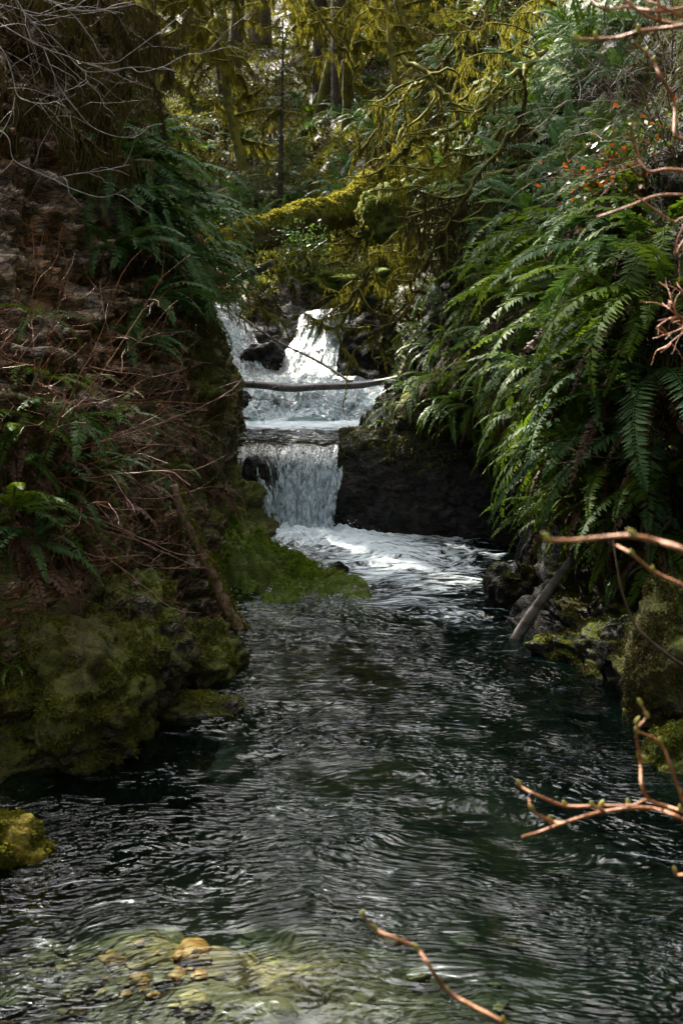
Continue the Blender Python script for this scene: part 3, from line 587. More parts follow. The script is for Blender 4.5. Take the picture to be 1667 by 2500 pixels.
boulder('boulder', 'dark rock at the left foot of the cascade', (-1.22, 16.1, .82), (.20, .2, .2), 16.0, 'dark', -0.2, fuzz=0)
boulder('boulder', 'dark rock at the right foot of the cascade', (.60, 16.2, .85), (.22, .3, .2), 17.0, 'dark', -0.2, fuzz=0)

# mossy rock shelf running from the left bank into the pool
sx = np.linspace(-1.35, 0.32, 190); sy = np.linspace(9.5, 12.75, 260); X, Y = np.meshgrid(sx, sy, indexing='ij'); x, y = X.ravel(), Y.ravel()
t = np.clip((x + 1.25) / 1.5, 0, 1.2); ry = 11.35 - 1.25 * np.clip(t, 0, 1) ** 0.9
rh = np.interp(t, [0, .2, .4, .6, .8, .96, 1.1], [.62, .38, .24, .13, .06, .01, -.3])
dy = y - ry; fr_ = np.where(dy < 0, -dy / (0.62 + 0.85 * (1 - t)), dy / (0.55 + 1.0 * (1 - t)))
p = np.stack([x, y, np.zeros(len(x))], 1); f1, f2, cid = worley(p * (5.5, 4.5, 1))
z = np.where(rh > 0, rh * (1 - np.minimum(fr_, 3) ** 1.35 * 1.15), rh) - 0.06 * np.minimum(fr_, 3)
g1, g2, cid2 = worley(p * (11, 9, 1) + 3.3)
z += (0.26 * fbm(p * 1.9, 3) + 0.26 * (0.45 - f1) * sstep(0, .3, f2 - f1) + 0.10 * (cid - .5) + 0.21 * (0.4 - g1) + 0.05 * fbm(p * 14, 2)) * (0.25 + 0.75 * (1 - t).clip(0, 1)) * sstep(-.35, 0.0, z)
z = np.maximum(z, -0.5); SV = np.stack([x, y, z], 1); SF = grid_faces(*X.shape); off = np.array([-.6, 10.6, 0.0])
so_ = obj('mossy_rock_shelf', mesh_np('mossy_rock_shelf', SV - off, SF, M['shelf'], True, {'moss': 0.55 + 0.4 * fbm(p * 1.7, 3) + 0.3 * sstep(0.0, 0.25, z)}), None, off)
tag(so_, 'bright green mossy rock shelf reaching from the left bank into the pool', 'rock shelf')
f = fuzz_mesh('moss', SV - off, tri(SF), 34000, 0.034, 0.009, M['mossbright'], sstep(0.02, 0.1, z)[tri(SF)].mean(1) * (0.04 + 1.3 * sstep(-0.2, 0.3, fbm(p * 2.2, 3))[tri(SF)].mean(1))); tag(obj('moss', f, so_), kind='stuff')

# ------------------------------------------------------------------ fallen logs
def log(name, label, pts, r0, r1, mat, seg=12, n=26, bump=0.06, stubs=0, fuzz=0, fm='mossgold', cat='log', stubmat='log', sl=(0.06, 0.18)):
    pts = cat_rom(pts, n); o0 = pts[0].copy(); q_ = pts - o0
    q_ += np.stack([pn(q_ * 2.1 + 5), pn(q_ * 2.1 + 15), pn(q_ * 2.1 + 25)], 1) * r0 * 0.5
    b = MB(); b.tube(q_, np.linspace(r0, r1, n) * (1 + 0.10 * np.array(pn(q_ * 4))), seg, bump)
    t_ = thing(name, label, cat, o0); tr_ = obj('trunk', b.mesh('trunk', M[mat]), t_)
    for k in range(stubs):
        i = int(rng.integers(2, n - 2)); d = rng.normal(size=3); d[1] -= 0.3; d /= np.linalg.norm(d); L = rng.uniform(*sl)
        s = MB(); a = q_[i]; s.tube(cat_rom([a, a + d * L * 0.6, a + d * L + np.array([0, 0, -0.03])], 5), np.linspace(0.011, 0.004, 5), 5); obj('stub', s.mesh('stub', M[stubmat]), t_)
    if fuzz:
        V, F = b.get(); nn = vnorm(V, F); wgt = np.maximum(0.12, nn[F].mean(1)[:, 2] + 0.2)
        tag(obj('moss', fuzz_mesh('moss', V, F, fuzz, 0.06, 0.016, M[fm], wgt, 0.3, 0.25), t_), kind='stuff')
    return t_
log('fallen_log', 'slim bare grey log lying across the stream below the upper falls', [P(440, 922, 16.6), P(520, 932, 16.5), P(595, 939, 16.35), P(710, 946, 16.2), P(805, 946, 16.1), P(901, 935, 15.95), P(977, 925, 15.8), P(1080, 896, 15.6)], .046, .034, 'log', stubs=13)
log('fallen_log', 'thick moss covered log bridging the ravine above the falls', [P(520, 625, 18.2), P(590, 580, 18.4), P(700, 545, 18.7), P(800, 510, 19.0), P(900, 472, 19.3), P(980, 440, 19.6)], .19, .23, 'logmoss', 16, 40, 0.16, fuzz=16000, fm='mossbg')
log('leaning_pole', 'weathered brown pole leaning from the left bank into the water', [P(425, 1185, 8.7), P(450, 1265, 8.75), P(480, 1326, 8.8), P(515, 1391, 8.85), P(545, 1460, 8.9), P(568, 1506, 8.92), P(600, 1560, 8.95)], .026, .046, 'pole', 10, stubs=2, fuzz=500, fm='moss', cat='pole', stubmat='pole')
log('leaning_log', 'wet grey log leaning from the right bank into the water', [P(1395, 1365, 8.45), P(1335, 1445, 8.55), P(1297, 1498, 8.62), P(1258, 1560, 8.7), P(1238, 1600, 8.7)], .024, .045, 'logwet', 10, cat='log', fuzz=0)
log('fallen_log', 'broken grey trunk poking out under the left end of the mossy log', [P(570, 690, 18.4), P(620, 660, 18.3), P(665, 640, 18.1)], .05, .04, 'log', 8, 10)
log('fallen_branch', 'thin dark branch slanting down to the crossing log in front of the falls', [P(575, 765, 17.3), P(671, 830, 16.9), P(778, 883, 16.5), P(860, 935, 16.1)], .016, .014, 'twigbrown', 6, 14, cat='branch', stubs=5, stubmat='twigbrown')

# ------------------------------------------------------------------ ferns
def frond_geo(L, a0, a1, pairs, wid, bend=0.0, seed=0, curlp=1.15, sparse=0.0):
    r_ = np.random.default_rng(seed); n = 14; t = np.linspace(0, 1, n); a = np.radians(a0 + (a1 - a0) * t ** curlp)
    ds = L / (n - 1); C = np.zeros((n, 3))
    for k in range(1, n):
        am = (a[k] + a[k - 1]) / 2; C[k] = C[k - 1] + ds * np.array([math.cos(am), bend * t[k] * 1.0, math.sin(am)])
    b = MB(); b.tube(C, np.linspace(0.0042, 0.0012, n) * L / 0.8, 3, caps=False)
    tp = np.linspace(0.14, 0.995, pairs); Vx, Fx = [], []
    for s in (-1, 1):
        for k, u in enumerate(tp):
            if sparse and r_.random() < sparse: continue
            c = np.array([np.interp(u, t, C[:, j]) for j in range(3)]); am = np.interp(u, t, a)
            T = np.array([math.cos(am), bend * u, math.sin(am)]); T /= np.linalg.norm(T); S = np.array([0, s, 0.0]); Nn = np.array([-math.sin(am), 0, math.cos(am)])
            pr = min(1, ((u - 0.10) / 0.14)) ** 0.6 * (1 - u) ** 0.55 * 1.12 + 0.04
            l = wid * pr * r_.uniform(0.85, 1.1); d = S + T * r_.uniform(0.2, 0.45) + Nn * r_.uniform(-0.35, 0.12); d /= np.linalg.norm(d)
            hw = L * 0.86 / pairs * 0.72; i = len(Vx) * 1
            m = c + d * l * 0.3; tip = c + d * l + np.array([0, 0, -0.10 * l])
            Vx += [c - T * hw * 0.5, m - T * hw, tip, m + T * hw + Nn * hw * 0.3]; Fx += [[i, i + 1, i + 2], [i, i + 2, i + 3]]
    b.add(Vx, Fx); return b.get()
FR = {}
KIND = [(70, 5, 0), (55, -30, .1), (45, -45, -.12), (30, -60, .08), (20, -72, -.08), (0, -80, .1), (-25, -86, -.05), (-55, -92, .04)]
for m_ in ('fern', 'fernblue', 'fernbright', 'deadfern'):
    for k, (a0, a1, bd) in enumerate(KIND):
        for v in range(3 if m_ in ('fern', 'fernblue') else 1):
            V, F = frond_geo(1.0, a0 + 6 * v, a1 - 8 * v, 38 if m_ != 'fernbright' else 20, 0.125 if m_ != 'deadfern' else 0.075, bd * (1 - 2 * v) * 1.5, 10 * k + v, 1.3 - 0.25 * v, 0.06 + .06 * v if m_ != 'deadfern' else 0.25)
            FR[m_, k, v] = mesh_np('frond', V, F, M[m_], False)
FERNS = []
def fern(p, out, size, nfr, spread=115, kinds=(0, 1, 2, 3, 4, 5), mat='fern', dead=2, zone='', elev=0.0):
    az0 = math.atan2(out[1], out[0]); t = thing('sword_fern', '', 'fern', p); k = 0
    for i in range(nfr):
        f = (i + 0.5) / nfr; az = az0 + R(spread) * (2 * f - 1) + random.uniform(-.25, .25)
        kd = random.choice(kinds); L = size * random.uniform(0.7, 1.1)
        v = random.randint(0, 2) if (mat, kd, 1) in FR else 0
        o = obj('frond', FR[mat, kd, v], t); o.rotation_euler = (random.uniform(-.35, .35), random.uniform(-.15, .15) - elev, az); o.scale = (L, L * random.uniform(.85, 1.15), L)
    for i in range(dead):
        az = az0 + random.uniform(-1.3, 1.3); o = obj('dead_frond', FR['deadfern', random.choice((5, 6, 7)), 0], t); L = size * random.uniform(.5, .9)
        o.rotation_euler = (random.uniform(-.4, .4), 0, az); o.scale = (L, L, L)
    FERNS.append((t, zone, size)); return t
def fern_px(px, py, size, nfr, mat='fern', zone='', lean=None, off=0.03, trees=(TL, TR, TH), **kw):
    h = hit(px, py, trees)
    if h is None: return None
    p, n = h; out = Vector((n.x, n.y, 0)); 
    if out.length < 0.15: out = Vector((0, -1, 0))
    out.normalize()
    if lean: out = (out + Vector(lean)).normalized()
    return fern(p + n * off, out, size, nfr, mat=mat, zone=zone, **kw)

ZL = 'on the left cliff'; ZLL = 'low on the left bank'; ZR = 'on the steep right bank'; ZRT = 'high on the right slope'; ZW = 'above the dark rock wall'; ZC = 'on the slope behind the upper log'
# left cliff: the big overhanging blue-green clump
for (a, b, s, nf) in [(300, 400, .72, 16), (250, 480, .75, 14), (360, 450, .75, 15), (330, 560, .8, 15), (420, 560, .72, 14), (400, 660, .7, 12), (270, 620, .6, 10), (460, 640, .62, 12), (240, 360, .5, 9), (350, 740, .55, 9), (440, 760, .55, 10), (320, 860, .45, 8), (480, 720, .5, 9)]:
    fern_px(a, b, s * 1.12, nf, 'fernblue', ZL, (0.75, -0.25, 0), kinds=(1, 2, 3, 3, 4, 5), dead=2, spread=75)
for (a, b, s, nf) in [(330, 300, .4, 8), (300, 240, .4, 8), (390, 330, .4, 8), (230, 300, .35, 7)]:
    fern_px(a, b, s, nf, 'fern', ZL, (0.5, -0.3, 0), kinds=(1, 2, 3, 4))
# low on the left bank
for (a, b, s, nf, mt) in [(60, 1010, .5, 9, 'fern'), (150, 1040, .5, 9, 'fernblue'), (90, 930, .5, 8, 'fern'), (30, 1120, .45, 8, 'fern'), (110, 1200, .5, 8, 'fernblue'), (230, 1140, .33, 8, 'fernbright'), (300, 1130, .26, 7, 'fernbright'), (200, 1190, .36, 8, 'fern'), (410, 1150, .28, 8, 'fernbright'), (270, 1020, .36, 7, 'fernbright'), (20, 1250, .5, 9, 'fern'), (70, 1330, .45, 8, 'fernblue'), (140, 1290, .4, 7, 'fern'),
                         (150, 1570, .20, 6, 'fernbright'), (30, 1640, .2, 6, 'fernbright'), (240, 1610, .12, 6, 'fernbright'), (100, 780, .35, 6, 'fern'), (190, 960, .4, 7, 'fern')]:
    fern_px(a, b, s, nf, mt, ZLL, (0.3, -0.4, 0), kinds=(1, 2, 3, 4, 5) if b < 1500 else (1, 2, 3), dead=3 if b < 1400 else 0)
# right bank
RB = [(1225, 520, .7), (1160, 560, .6), (1300, 470, .6), (1340, 560, .75), (1400, 640, .75), (1290, 640, .7), (1420, 740, .8), (1340, 760, .75), (1260, 700, .6), (1480, 560, .6), (1560, 640, .8), (1630, 580, .8), (1640, 720, .85), (1560, 790, .85), (1490, 860, .8), (1420, 860, .7), (1600, 900, .85), (1520, 980, .85), (1450, 950, .8), (1380, 960, .7), (1300, 880, .6), (1600, 1040, .8), (1480, 1080, .8), (1400, 1080, .7), (1550, 1150, .75), (1330, 1030, .6), (1640, 1180, .7), (1480, 1200, .65), (1420, 1190, .6), (1370, 1140, .6), (1540, 1260, .55), (1630, 1300, .6), (1460, 1290, .5), (1390, 1260, .5), (1340, 1230, .45), (1240, 830, .5), (1200, 640, .5), (1120, 620, .45)]
for (a, b, s) in RB:
    low = b > 1000
    fern_px(a, b, s * 1.15, random.randint(7, 11), random.choice(('fern', 'fern', 'fern', 'fernblue')), ZR, (-0.8, -0.35, 0), kinds=(2, 3, 4, 5, 6) if low else (1, 2, 2, 3, 4, 5), dead=5 if low else 3, spread=105, trees=(TR,))
# above the dark rock wall
for (a, b, s) in [(1010, 960, .42), (960, 1000, .35), (1060, 930, .42), (1110, 980, .45), (1170, 1000, .45), (1060, 860, .45), (1110, 820, .45), (1010, 880, .38), (1180, 900, .5), (1230, 980, .5), (1080, 1010, .35), (1150, 1040, .4), (1230, 1080, .42), (930, 1030, .25), (1040, 800, .4), (1110, 740, .45), (1180, 760, .5), (1060, 700, .4), (1260, 1130, .42)]:
    fern_px(a, b, s, random.randint(8, 12), random.choice(('fern', 'fern', 'fernbright')), ZW, (-0.6, -0.4, 0), kinds=(2, 3, 4, 5, 6), dead=2, spread=90, trees=(TR,))
# further ferns whose fronds are too small to tell apart: one mesh each
FF = []
for s_ in range(6):
    b = MB()
    for i in range(13):
        kd = random.choice((0, 1, 1, 2, 2, 3, 4)); a0, a1, bd = KIND[kd]; V, F = frond_geo(random.uniform(.75, 1.05), a0, a1, 15, 0.12, bd, 50 + i + 20 * s_)
        az = 2 * math.pi * i / 13 + random.uniform(-.3, .3); c_, s2 = math.cos(az), math.sin(az); V = V @ np.array([[c_, s2, 0], [-s2, c_, 0], [0, 0, 1]]); b.add(V, F)
    FF.append(b.mesh('sword_fern', M['fernblue' if s_ % 2 else 'fern'], False))
def far_fern(px, py, s, group, label, trees=(TL, TR, TH)):
    h = hit(px, py, trees)
    if h is None: return
    o = obj('sword_fern', random.choice(FF), None, h[0] + h[1] * 0.03); o.scale = (s, s, s)
    n = (h[1] * 0.55 + Vector((0, 0, 1)) + Vector((-.2, -.45, 0))).normalized(); qd = n.to_track_quat('Z', 'Y'); o.rotation_euler = (qd @ Matrix.Rotation(random.uniform(0, 6.28), 3, 'Z').to_quaternion()).to_euler()
    tag(o, label, 'fern', group)
n_ = 0
while n_ < 120:
    a, b = random.uniform(720, 1560), random.uniform(40, 560)
    if b > 560 - (a - 720) * 0.0 or (a < 860 and b < 230): continue
    h = hit(a, b)
    if h is None or h[0].y > 34: continue
    far_fern(a, b, random.uniform(.42, .68), 'ferns on the far right slope', 'small distant sword fern on the shaded slope above the ravine'); n_ += 1
for k in range(45):
    a, b = random.uniform(420, 760), random.uniform(330, 590)
    far_fern(a, b, random.uniform(.35, .55), 'ferns behind the mossy log', 'small sword fern on the ground behind the mossy log', (TH,))

# ------------------------------------------------------------------ hanging withered fern clusters on the lower right bank
def hanging(px, py, s, mt):
    h = hit(px, py, (TR, TL))
    if h is None: return
    t = thing('withered_fern', '', 'fern', h[0] + h[1] * 0.04)
    for i in range(random.randint(5, 8)):
        az = math.atan2(h[1].y, h[1].x) + random.uniform(-1.3, 1.3); key = ('w', mt, i % 3)
        if key not in FR:
            V, F = frond_geo(1.0, 10 - 30 * (i % 3), -95, 13, 0.16, 0.05 * (i % 3), i); FR[key] = mesh_np('frond', V, F, M[mt], False)
        o = obj('frond', FR[key], t); L = s * random.uniform(.6, 1.1); o.scale = (L, L, L); o.rotation_euler = (random.uniform(-.3, .3), 0, az)
    FERNS.append((t, 'withered' if px > 800 else 'witheredL', s))
for (a, b) in [(30, 1180), (90, 1250), (60, 1390), (150, 1380), (20, 1050), (190, 1300), (120, 1110), (40, 1310), (250, 1230), (330, 1180), (480, 1120), (510, 1190), (460, 1060), (1330, 900), (1440, 1010), (1370, 1180), (1500, 930), (1590, 1140), (1650, 1180), (1560, 1200), (1610, 1260), (1540, 1290), (1500, 1160), (1640, 1340), (1590, 1390), (1530, 1400), (1660, 1250), (1570, 1330), (1480, 1250), (1390, 800), (1480, 700), (1290, 790)]:
    hanging(a, b, random.uniform(.16, .28) * (1.5 if a < 600 else 1), 'deadfern' if a < 1480 else random.choice(('palefern', 'palefern', 'deadfern', 'fernbright')))
ORD = ['topmost', 'second', 'third', 'fourth', 'fifth', 'sixth', 'seventh', 'eighth', 'ninth', 'tenth', 'eleventh', 'twelfth', 'thirteenth', 'fourteenth', 'fifteenth', 'sixteenth', 'seventeenth', 'eighteenth', 'nineteenth', 'twentieth'] + ['twenty-' + s for s in ('first', 'second', 'third', 'fourth', 'fifth', 'sixth', 'seventh', 'eighth', 'ninth')] + ['thirtieth'] + ['thirty-' + s for s in ('first', 'second', 'third', 'fourth', 'fifth', 'sixth', 'seventh', 'eighth', 'ninth')] + ['fortieth']
LOOK = {ZL: 'blue-green sword fern drooping', ZLL: 'leafy green sword fern', ZR: 'large arching sword fern', ZW: 'yellowish green sword fern', 'withered': 'withered hanging fern', 'witheredL': 'dead brown hanging fern'}
for zn in LOOK:
    fs = sorted([f for f in FERNS if f[1] == zn], key=lambda f: proj(f[0].location)[1])
    for k, f in enumerate(fs):
        pos = ORD[k] + (' of those' if k == 0 else ' from the top'); z_ = {'withered': 'on the right bank', 'witheredL': 'on the left bank'}.get(zn, zn)
        f[0]['label'] = f'{LOOK[zn]} {z_}, {pos}'; f[0]['group'] = LOOK[zn].split(' drooping')[0] + 's ' + z_
        if zn == 'withered': f[0].name = 'withered_fern'

# ------------------------------------------------------------------ mossy limbs, trees
def wander(p0, d0, L, n, jit, grav, up=0.0):
    p = np.array(p0, float); d = np.array(d0, float); d /= np.linalg.norm(d); out = [p.copy()]; ds = L / (n - 1)
    for k in range(n - 1):
        d = d + rng.normal(size=3) * jit + np.array([0, 0, -grav * (k / n) + up]); d /= np.linalg.norm(d); p = p + d * ds; out.append(p.copy())
    return np.array(out)
def strands(b, pts, lmin, lmax, w, per):
    """ragged moss tufts hanging from a line of points"""
    pts = np.asarray(pts); N = len(pts) * per
    k = rng.integers(0, len(pts) - 1, N); f = rng.random(N)[:, None]; p = pts[k] * (1 - f) + pts[k + 1] * f + rng.normal(size=(N, 3)) * w * 0.9
    L = rng.uniform(lmin, lmax, N) * rng.uniform(0.3, 1, N); az = rng.uniform(0, 2 * math.pi, N); sd = np.stack([np.cos(az), np.sin(az), np.zeros(N)], 1)
    fz = rng.random(N) < .4; L = np.where(fz, L * .35, L); j1 = rng.normal(size=(N, 3)) * L[:, None] * 0.13; j2 = rng.normal(size=(N, 3)) * L[:, None] * 0.2; dn = np.array([0, 0, -1.0])
    W = (w * rng.uniform(0.5, 1.3, N))[:, None]
    dd = rng.normal(size=(N, 3)); dd /= np.linalg.norm(dd, axis=1)[:, None]; dn = np.where(fz[:, None], dd, dn)
    q1 = p + dn * (L * 0.45)[:, None] + j1; q2 = p + dn * L[:, None] + j2
    V = np.stack([p - sd * W, p + sd * W, q1 + sd * W * 0.75, q1 - sd * W * 0.75, q2], 1).reshape(-1, 3); i = np.arange(N)[:, None] * 5
    b.add(V, np.concatenate([i + [0, 1, 2], i + [0, 2, 3], i + [3, 2, 4]]))
def mossy_branch(name, label, pts, r0, r1, subs, sublen, moss_len, per=26, w=0.005, mm='mossgold', cat='branch', grav=0.25, wood='barkmoss', group=None, seed_dir=None):
    r0 *= .7; r1 *= .6
    pts = cat_rom(pts, max(8, len(pts) * 5)); pts[1:-1] += rng.normal(size=(len(pts) - 2, 3)) * r0 * 0.5; o0 = pts[0].copy(); t = thing(name, label, cat, o0, group); q_ = pts - o0
    b = MB(); b.tube(q_, np.linspace(r0, r1, len(q_)), 6, 0.15); limb = obj('limb', b.mesh('limb', M[wood]), t); ms = MB(); moss_len *= .7; strands(ms, q_, moss_len * 0.3, moss_len, w, per)
    for k in range(subs):
        i = rng.integers(2, len(q_) - 1); tg = q_[i] - q_[i - 1]; tg /= np.linalg.norm(tg); d = tg * 0.6 + rng.normal(size=3) * 0.7 + np.array([0, -0.1, -0.1])
        s = wander(q_[i], d, sublen * rng.uniform(0.4, 1.1), 7, 0.28, grav); sb = MB(); sb.tube(s, np.linspace(r1 * 1.1, r1 * 0.45, 7), 5, 0.15)
        if rng.random() < 0.7:
            s2 = wander(s[4], rng.normal(size=3) + np.array([0, 0, -.3]), sublen * 0.4, 5, 0.3, grav); sb.tube(s2, np.linspace(r1 * 0.6, r1 * 0.3, 5), 4); strands(ms, s2, moss_len * .3, moss_len * .8, w, per // 2)
        obj('twig', sb.mesh('twig', M[wood]), t); strands(ms, s, moss_len * .3, moss_len, w, per)
    tag(obj('hanging_moss', ms.mesh('hanging_moss', M[mm], False), limb), kind='stuff'); return t

# limbs named by what the photograph shows
mossy_branch('mossy_branch', 'thick mossy limb sloping down in front of the right slope', [P(1330, 120, 14.5), P(1280, 165, 14.3), P(1210, 220, 14.1), P(1170, 260, 14), P(1155, 310, 14), P(1100, 335, 13.9)], .05, .026, 9, .8, .20)
mossy_branch('mossy_branch', 'kinked mossy limb reaching down left beside the distant ferns', [P(980, 140, 17), P(1040, 175, 16.8), P(1060, 200, 16.7), P(1110, 265, 16.6), P(1140, 330, 16.5)], .05, .03, 7, .9, .18)
mossy_branch('mossy_branch', 'mossy limb bending in front of the background trunk', [P(755, 0, 24), P(800, 70, 24), P(825, 110, 24), P(845, 125, 24), P(868, 190, 24)], .05, .03, 5, 1.0, .25)
mossy_branch('mossy_branch', 'short mossy limb pointing left over the far ferns', [P(1035, 200, 16.7), P(1000, 215, 16.5), P(980, 245, 16.4), P(940, 265, 16.4)], .03, .016, 4, .5, .14)
mossy_branch('mossy_branch', 'mossy bough with zigzag twigs left of the sloping limb', [P(1120, 300, 14.2), P(1060, 335, 14), P(1010, 340, 14), P(985, 370, 14), P(940, 410, 14), P(925, 430, 14)], .035, .016, 9, .6, .18)
mossy_branch('mossy_branch', 'mossy bough hanging straight down the middle of the right slope', [P(1090, 330, 13.8), P(1080, 400, 13.8), P(1072, 470, 13.7), P(1050, 560, 13.6), P(1040, 620, 13.6)], .032, .015, 9, .6, .2)
mossy_branch('mossy_branch', 'arched mossy bough drooping above the hummock', [P(1130, 440, 13.4), P(1100, 475, 13.4), P(1075, 550, 13.3), P(1060, 600, 13.2), P(1040, 570, 13.1), P(1028, 620, 13.1)], .028, .014, 6, .45, .16)
mossy_branch('mossy_branch', 'mossy bough hooked over the dark hollow right of the falls', [P(1080, 640, 13.2), P(1030, 630, 13.3), P(1005, 690, 13.3), P(1000, 720, 13.4)], .022, .012, 7, .4, .12, mm='mossgold')
mossy_branch('mossy_branch', 'forked mossy bough reaching down to the right upper fall', [P(1100, 740, 14.8), P(1020, 735, 15), P(993, 743, 15), P(947, 787, 15.2), P(901, 830, 15.4), P(859, 868, 15.6), P(845, 925, 15.8)], .022, .012, 9, .5, .12)
mossy_branch('mossy_branch', 'lower mossy bough with fine drooping twigs beside the falls', [P(1130, 770, 14.4), P(1050, 760, 14.7), P(1000, 755, 15), P(960, 790, 15.1), P(930, 800, 15.2)], .016, .009, 9, .5, .1, mm='mossdark')
mossy_branch('mossy_branch', 'mossy bough climbing beside the left cliff ferns', [P(370, 200, 14), P(395, 250, 13.8), P(420, 280, 13.6), P(460, 340, 13.5), P(480, 400, 13.5)], .045, .02, 8, .8, .25)
mossy_branch('mossy_branch', 'mossy sapling leaning over the left cliff ferns', [P(355, 290, 12.6), P(385, 320, 12.5), P(430, 380, 12.4), P(450, 460, 12.4)], .03, .015, 6, .6, .18)
mossy_branch('mossy_branch', 'leafy mossed twigs hanging in front of the upper left fall', [P(500, 640, 15.5), P(560, 690, 15.5), P(640, 745, 15.6), P(700, 775, 15.7)], .012, .006, 11, .45, .08, mm='mossdark')
mossy_branch('mossy_branch', 'drooping mossed twigs between the two upper falls', [P(540, 700, 15.3), P(600, 740, 15.4), P(650, 760, 15.5), P(720, 810, 15.6)], .012, .006, 9, .4, .07, mm='moss')
random.seed(77); BO = []
while len(BO) < 30:
    a, b_ = random.uniform(900, 1420), random.uniform(-20, 720)
    if b_ > 760 - (a - 900) * .75 or any(abs(a - c[0]) + abs(b_ - c[1]) < 65 for c in BO): continue
    BO.append((a, b_))
for k, (a, b_) in enumerate(sorted(BO, key=lambda e: e[1])):
    h_ = hit(a, b_); e = h_[0] + (CAM - h_[0]).normalized() * random.uniform(.25, .8); sc = random.uniform(.6, 1.1)
    mossy_branch('mossy_branch', 'moss draped bough tangled over the right slope, ' + (ORD[k] + ' from the top' if k else 'topmost of those'), [e, e + Vector((-.3, -.1, random.uniform(-.1, .15))) * sc, e + Vector((-.6, -.15, random.uniform(-.4, -.1))) * sc, e + Vector((-.85, -.2, random.uniform(-.8, -.4))) * sc], .034, .018, 8, .8 * sc, .32, mm=random.choice(('mossgold', 'mossgold', 'mossdark')), group='moss draped boughs on the right slope')
for k, (a, b_, dx) in enumerate([(40, 20, 1), (150, 10, 1), (250, 40, 1), (80, 150, 1), (30, 270, 1)]):
    h_ = hit(a, b_, (TL,)) or (P(a, b_, 11.3), None); e = h_[0] + (CAM - h_[0]).normalized() * .2
    mossy_branch('mossy_branch', 'brown moss hung twigs over the top left cliff, ' + (ORD[k] + ' from the top' if k else 'topmost of those'), [e, e + Vector((.2, -.1, .05)), e + Vector((.4, -.1, -.1)), e + Vector((.55, -.1, -.45))], .016, .010, 9, .6, .40, mm='mossdark', wood='twigbrown', group='moss hung twigs on the left cliff')
# moss-draped trees in the background (three prototypes, copied)
def maple_proto(h, nl, seed):
    tr = MB(); cr = MB(); ms = MB(); T = wander((0, 0, -.4), (rng.normal() * .1, rng.normal() * .1, 1), h, 14, 0.07, 0.0)
    tr.tube(T, np.linspace(.14, .05, 14) * (h / 8) * 1.2, 8, 0.12); strands(ms, T, .1, .3, .03, 60)
    for k in range(nl):
        i = rng.integers(3, 13); az = rng.uniform(0, 6.28); l = rng.uniform(1.3, 3.0)
        s = wander(T[i], (math.cos(az), math.sin(az), rng.uniform(-.1, .7)), l, 9, 0.2, 0.35); cr.tube(s, np.linspace(.035, .014, 9), 5, .15); strands(ms, s, .12, .6, .009, 75)
        for j in range(5):
            m = rng.integers(3, 9); s2 = wander(s[m], rng.normal(size=3) + (0, 0, -.2), l * .45, 6, .25, .35); cr.tube(s2, np.linspace(.022, .008, 6), 4); strands(ms, s2, .08, .4, .008, 44)
    return tr.mesh('trunk', M['barkmoss']), cr.mesh('crown', M['barkmoss']), ms.mesh('hanging_moss', M['mossbg'], False)
def conifer_proto(h, nb, bl, seed, low=0.12, lw=0.10, nx=11):
    tr = MB(); cr = MB(); T = wander((0, 0, -.5), (0, 0, 1), h, 12, 0.015, 0); tr.tube(T, np.linspace(.2, .03, 12) * h / 12, 8, .08)
    for k in range(nb):
        f = low + (0.98 - low) * rng.random(); c = np.array([np.interp(f, np.linspace(0, 1, 12), T[:, j]) for j in range(3)]); az = rng.uniform(0, 6.28); l = bl * (1.12 - f) * rng.uniform(.6, 1.15)
        s = wander(c, (math.cos(az), math.sin(az), .15), l, 7, .08, .35); cr.tube(s, np.linspace(.018, .004, 7), 3, caps=False); Vx, Fx = [], []
        tg = np.gradient(s, axis=0)
        for u in np.linspace(0.8, 5.95, nx):
            i = int(u); q0 = s[i] + (s[min(i + 1, 6)] - s[i]) * (u - i); T_ = tg[i] / np.linalg.norm(tg[i]); S = np.cross(T_, (0, 0, 1)); S /= np.linalg.norm(S) + 1e-9
            for sg in (-1, 1):
                ll = l * 0.42 * (1 - u / 7.5) * rng.uniform(.6, 1.2); d = S * sg + T_ * .7 + np.array([0, 0, rng.uniform(-.5, 0)]); d /= np.linalg.norm(d)
                for v in np.linspace(.15, 1, 5):
                    a = q0 + d * ll * v; e = rng.normal(size=3) * .5 + d * .7 + T_ * .3; e /= np.linalg.norm(e); x_ = np.cross(e, rng.normal(size=3)); x_ /= np.linalg.norm(x_) + 1e-9
                    k0 = len(Vx); g = lw * rng.uniform(.6, 1.3) * (l / bl + .3); Vx += [a - x_ * g * .22, a + x_ * g * .22, a + e * g * 1.1 + np.array([0, 0, -.2 * g])]; Fx.append([k0, k0 + 1, k0 + 2])
        cr.add(Vx, Fx)
    return tr.mesh('trunk', M['bark']), cr.mesh('crown', M['needle'], False)
MAP = [maple_proto(7.5, 15, 1), maple_proto(6.0, 13, 2), maple_proto(8.5, 17, 3)]
CON = [conifer_proto(9, 85, 2.2, 1), conifer_proto(13, 110, 3.0, 2), conifer_proto(13, 120, 2.0, 3, .25), conifer_proto(14, 120, 2.6, 4, .58)]
def ground(x, y):
    best = -50
    for t in (TL, TR, TH):
        h = t.ray_cast(Vector((x, y, 60)), Vector((0, 0, -1)))
        if h[0] is not None: best = max(best, h[0].z)
    return best
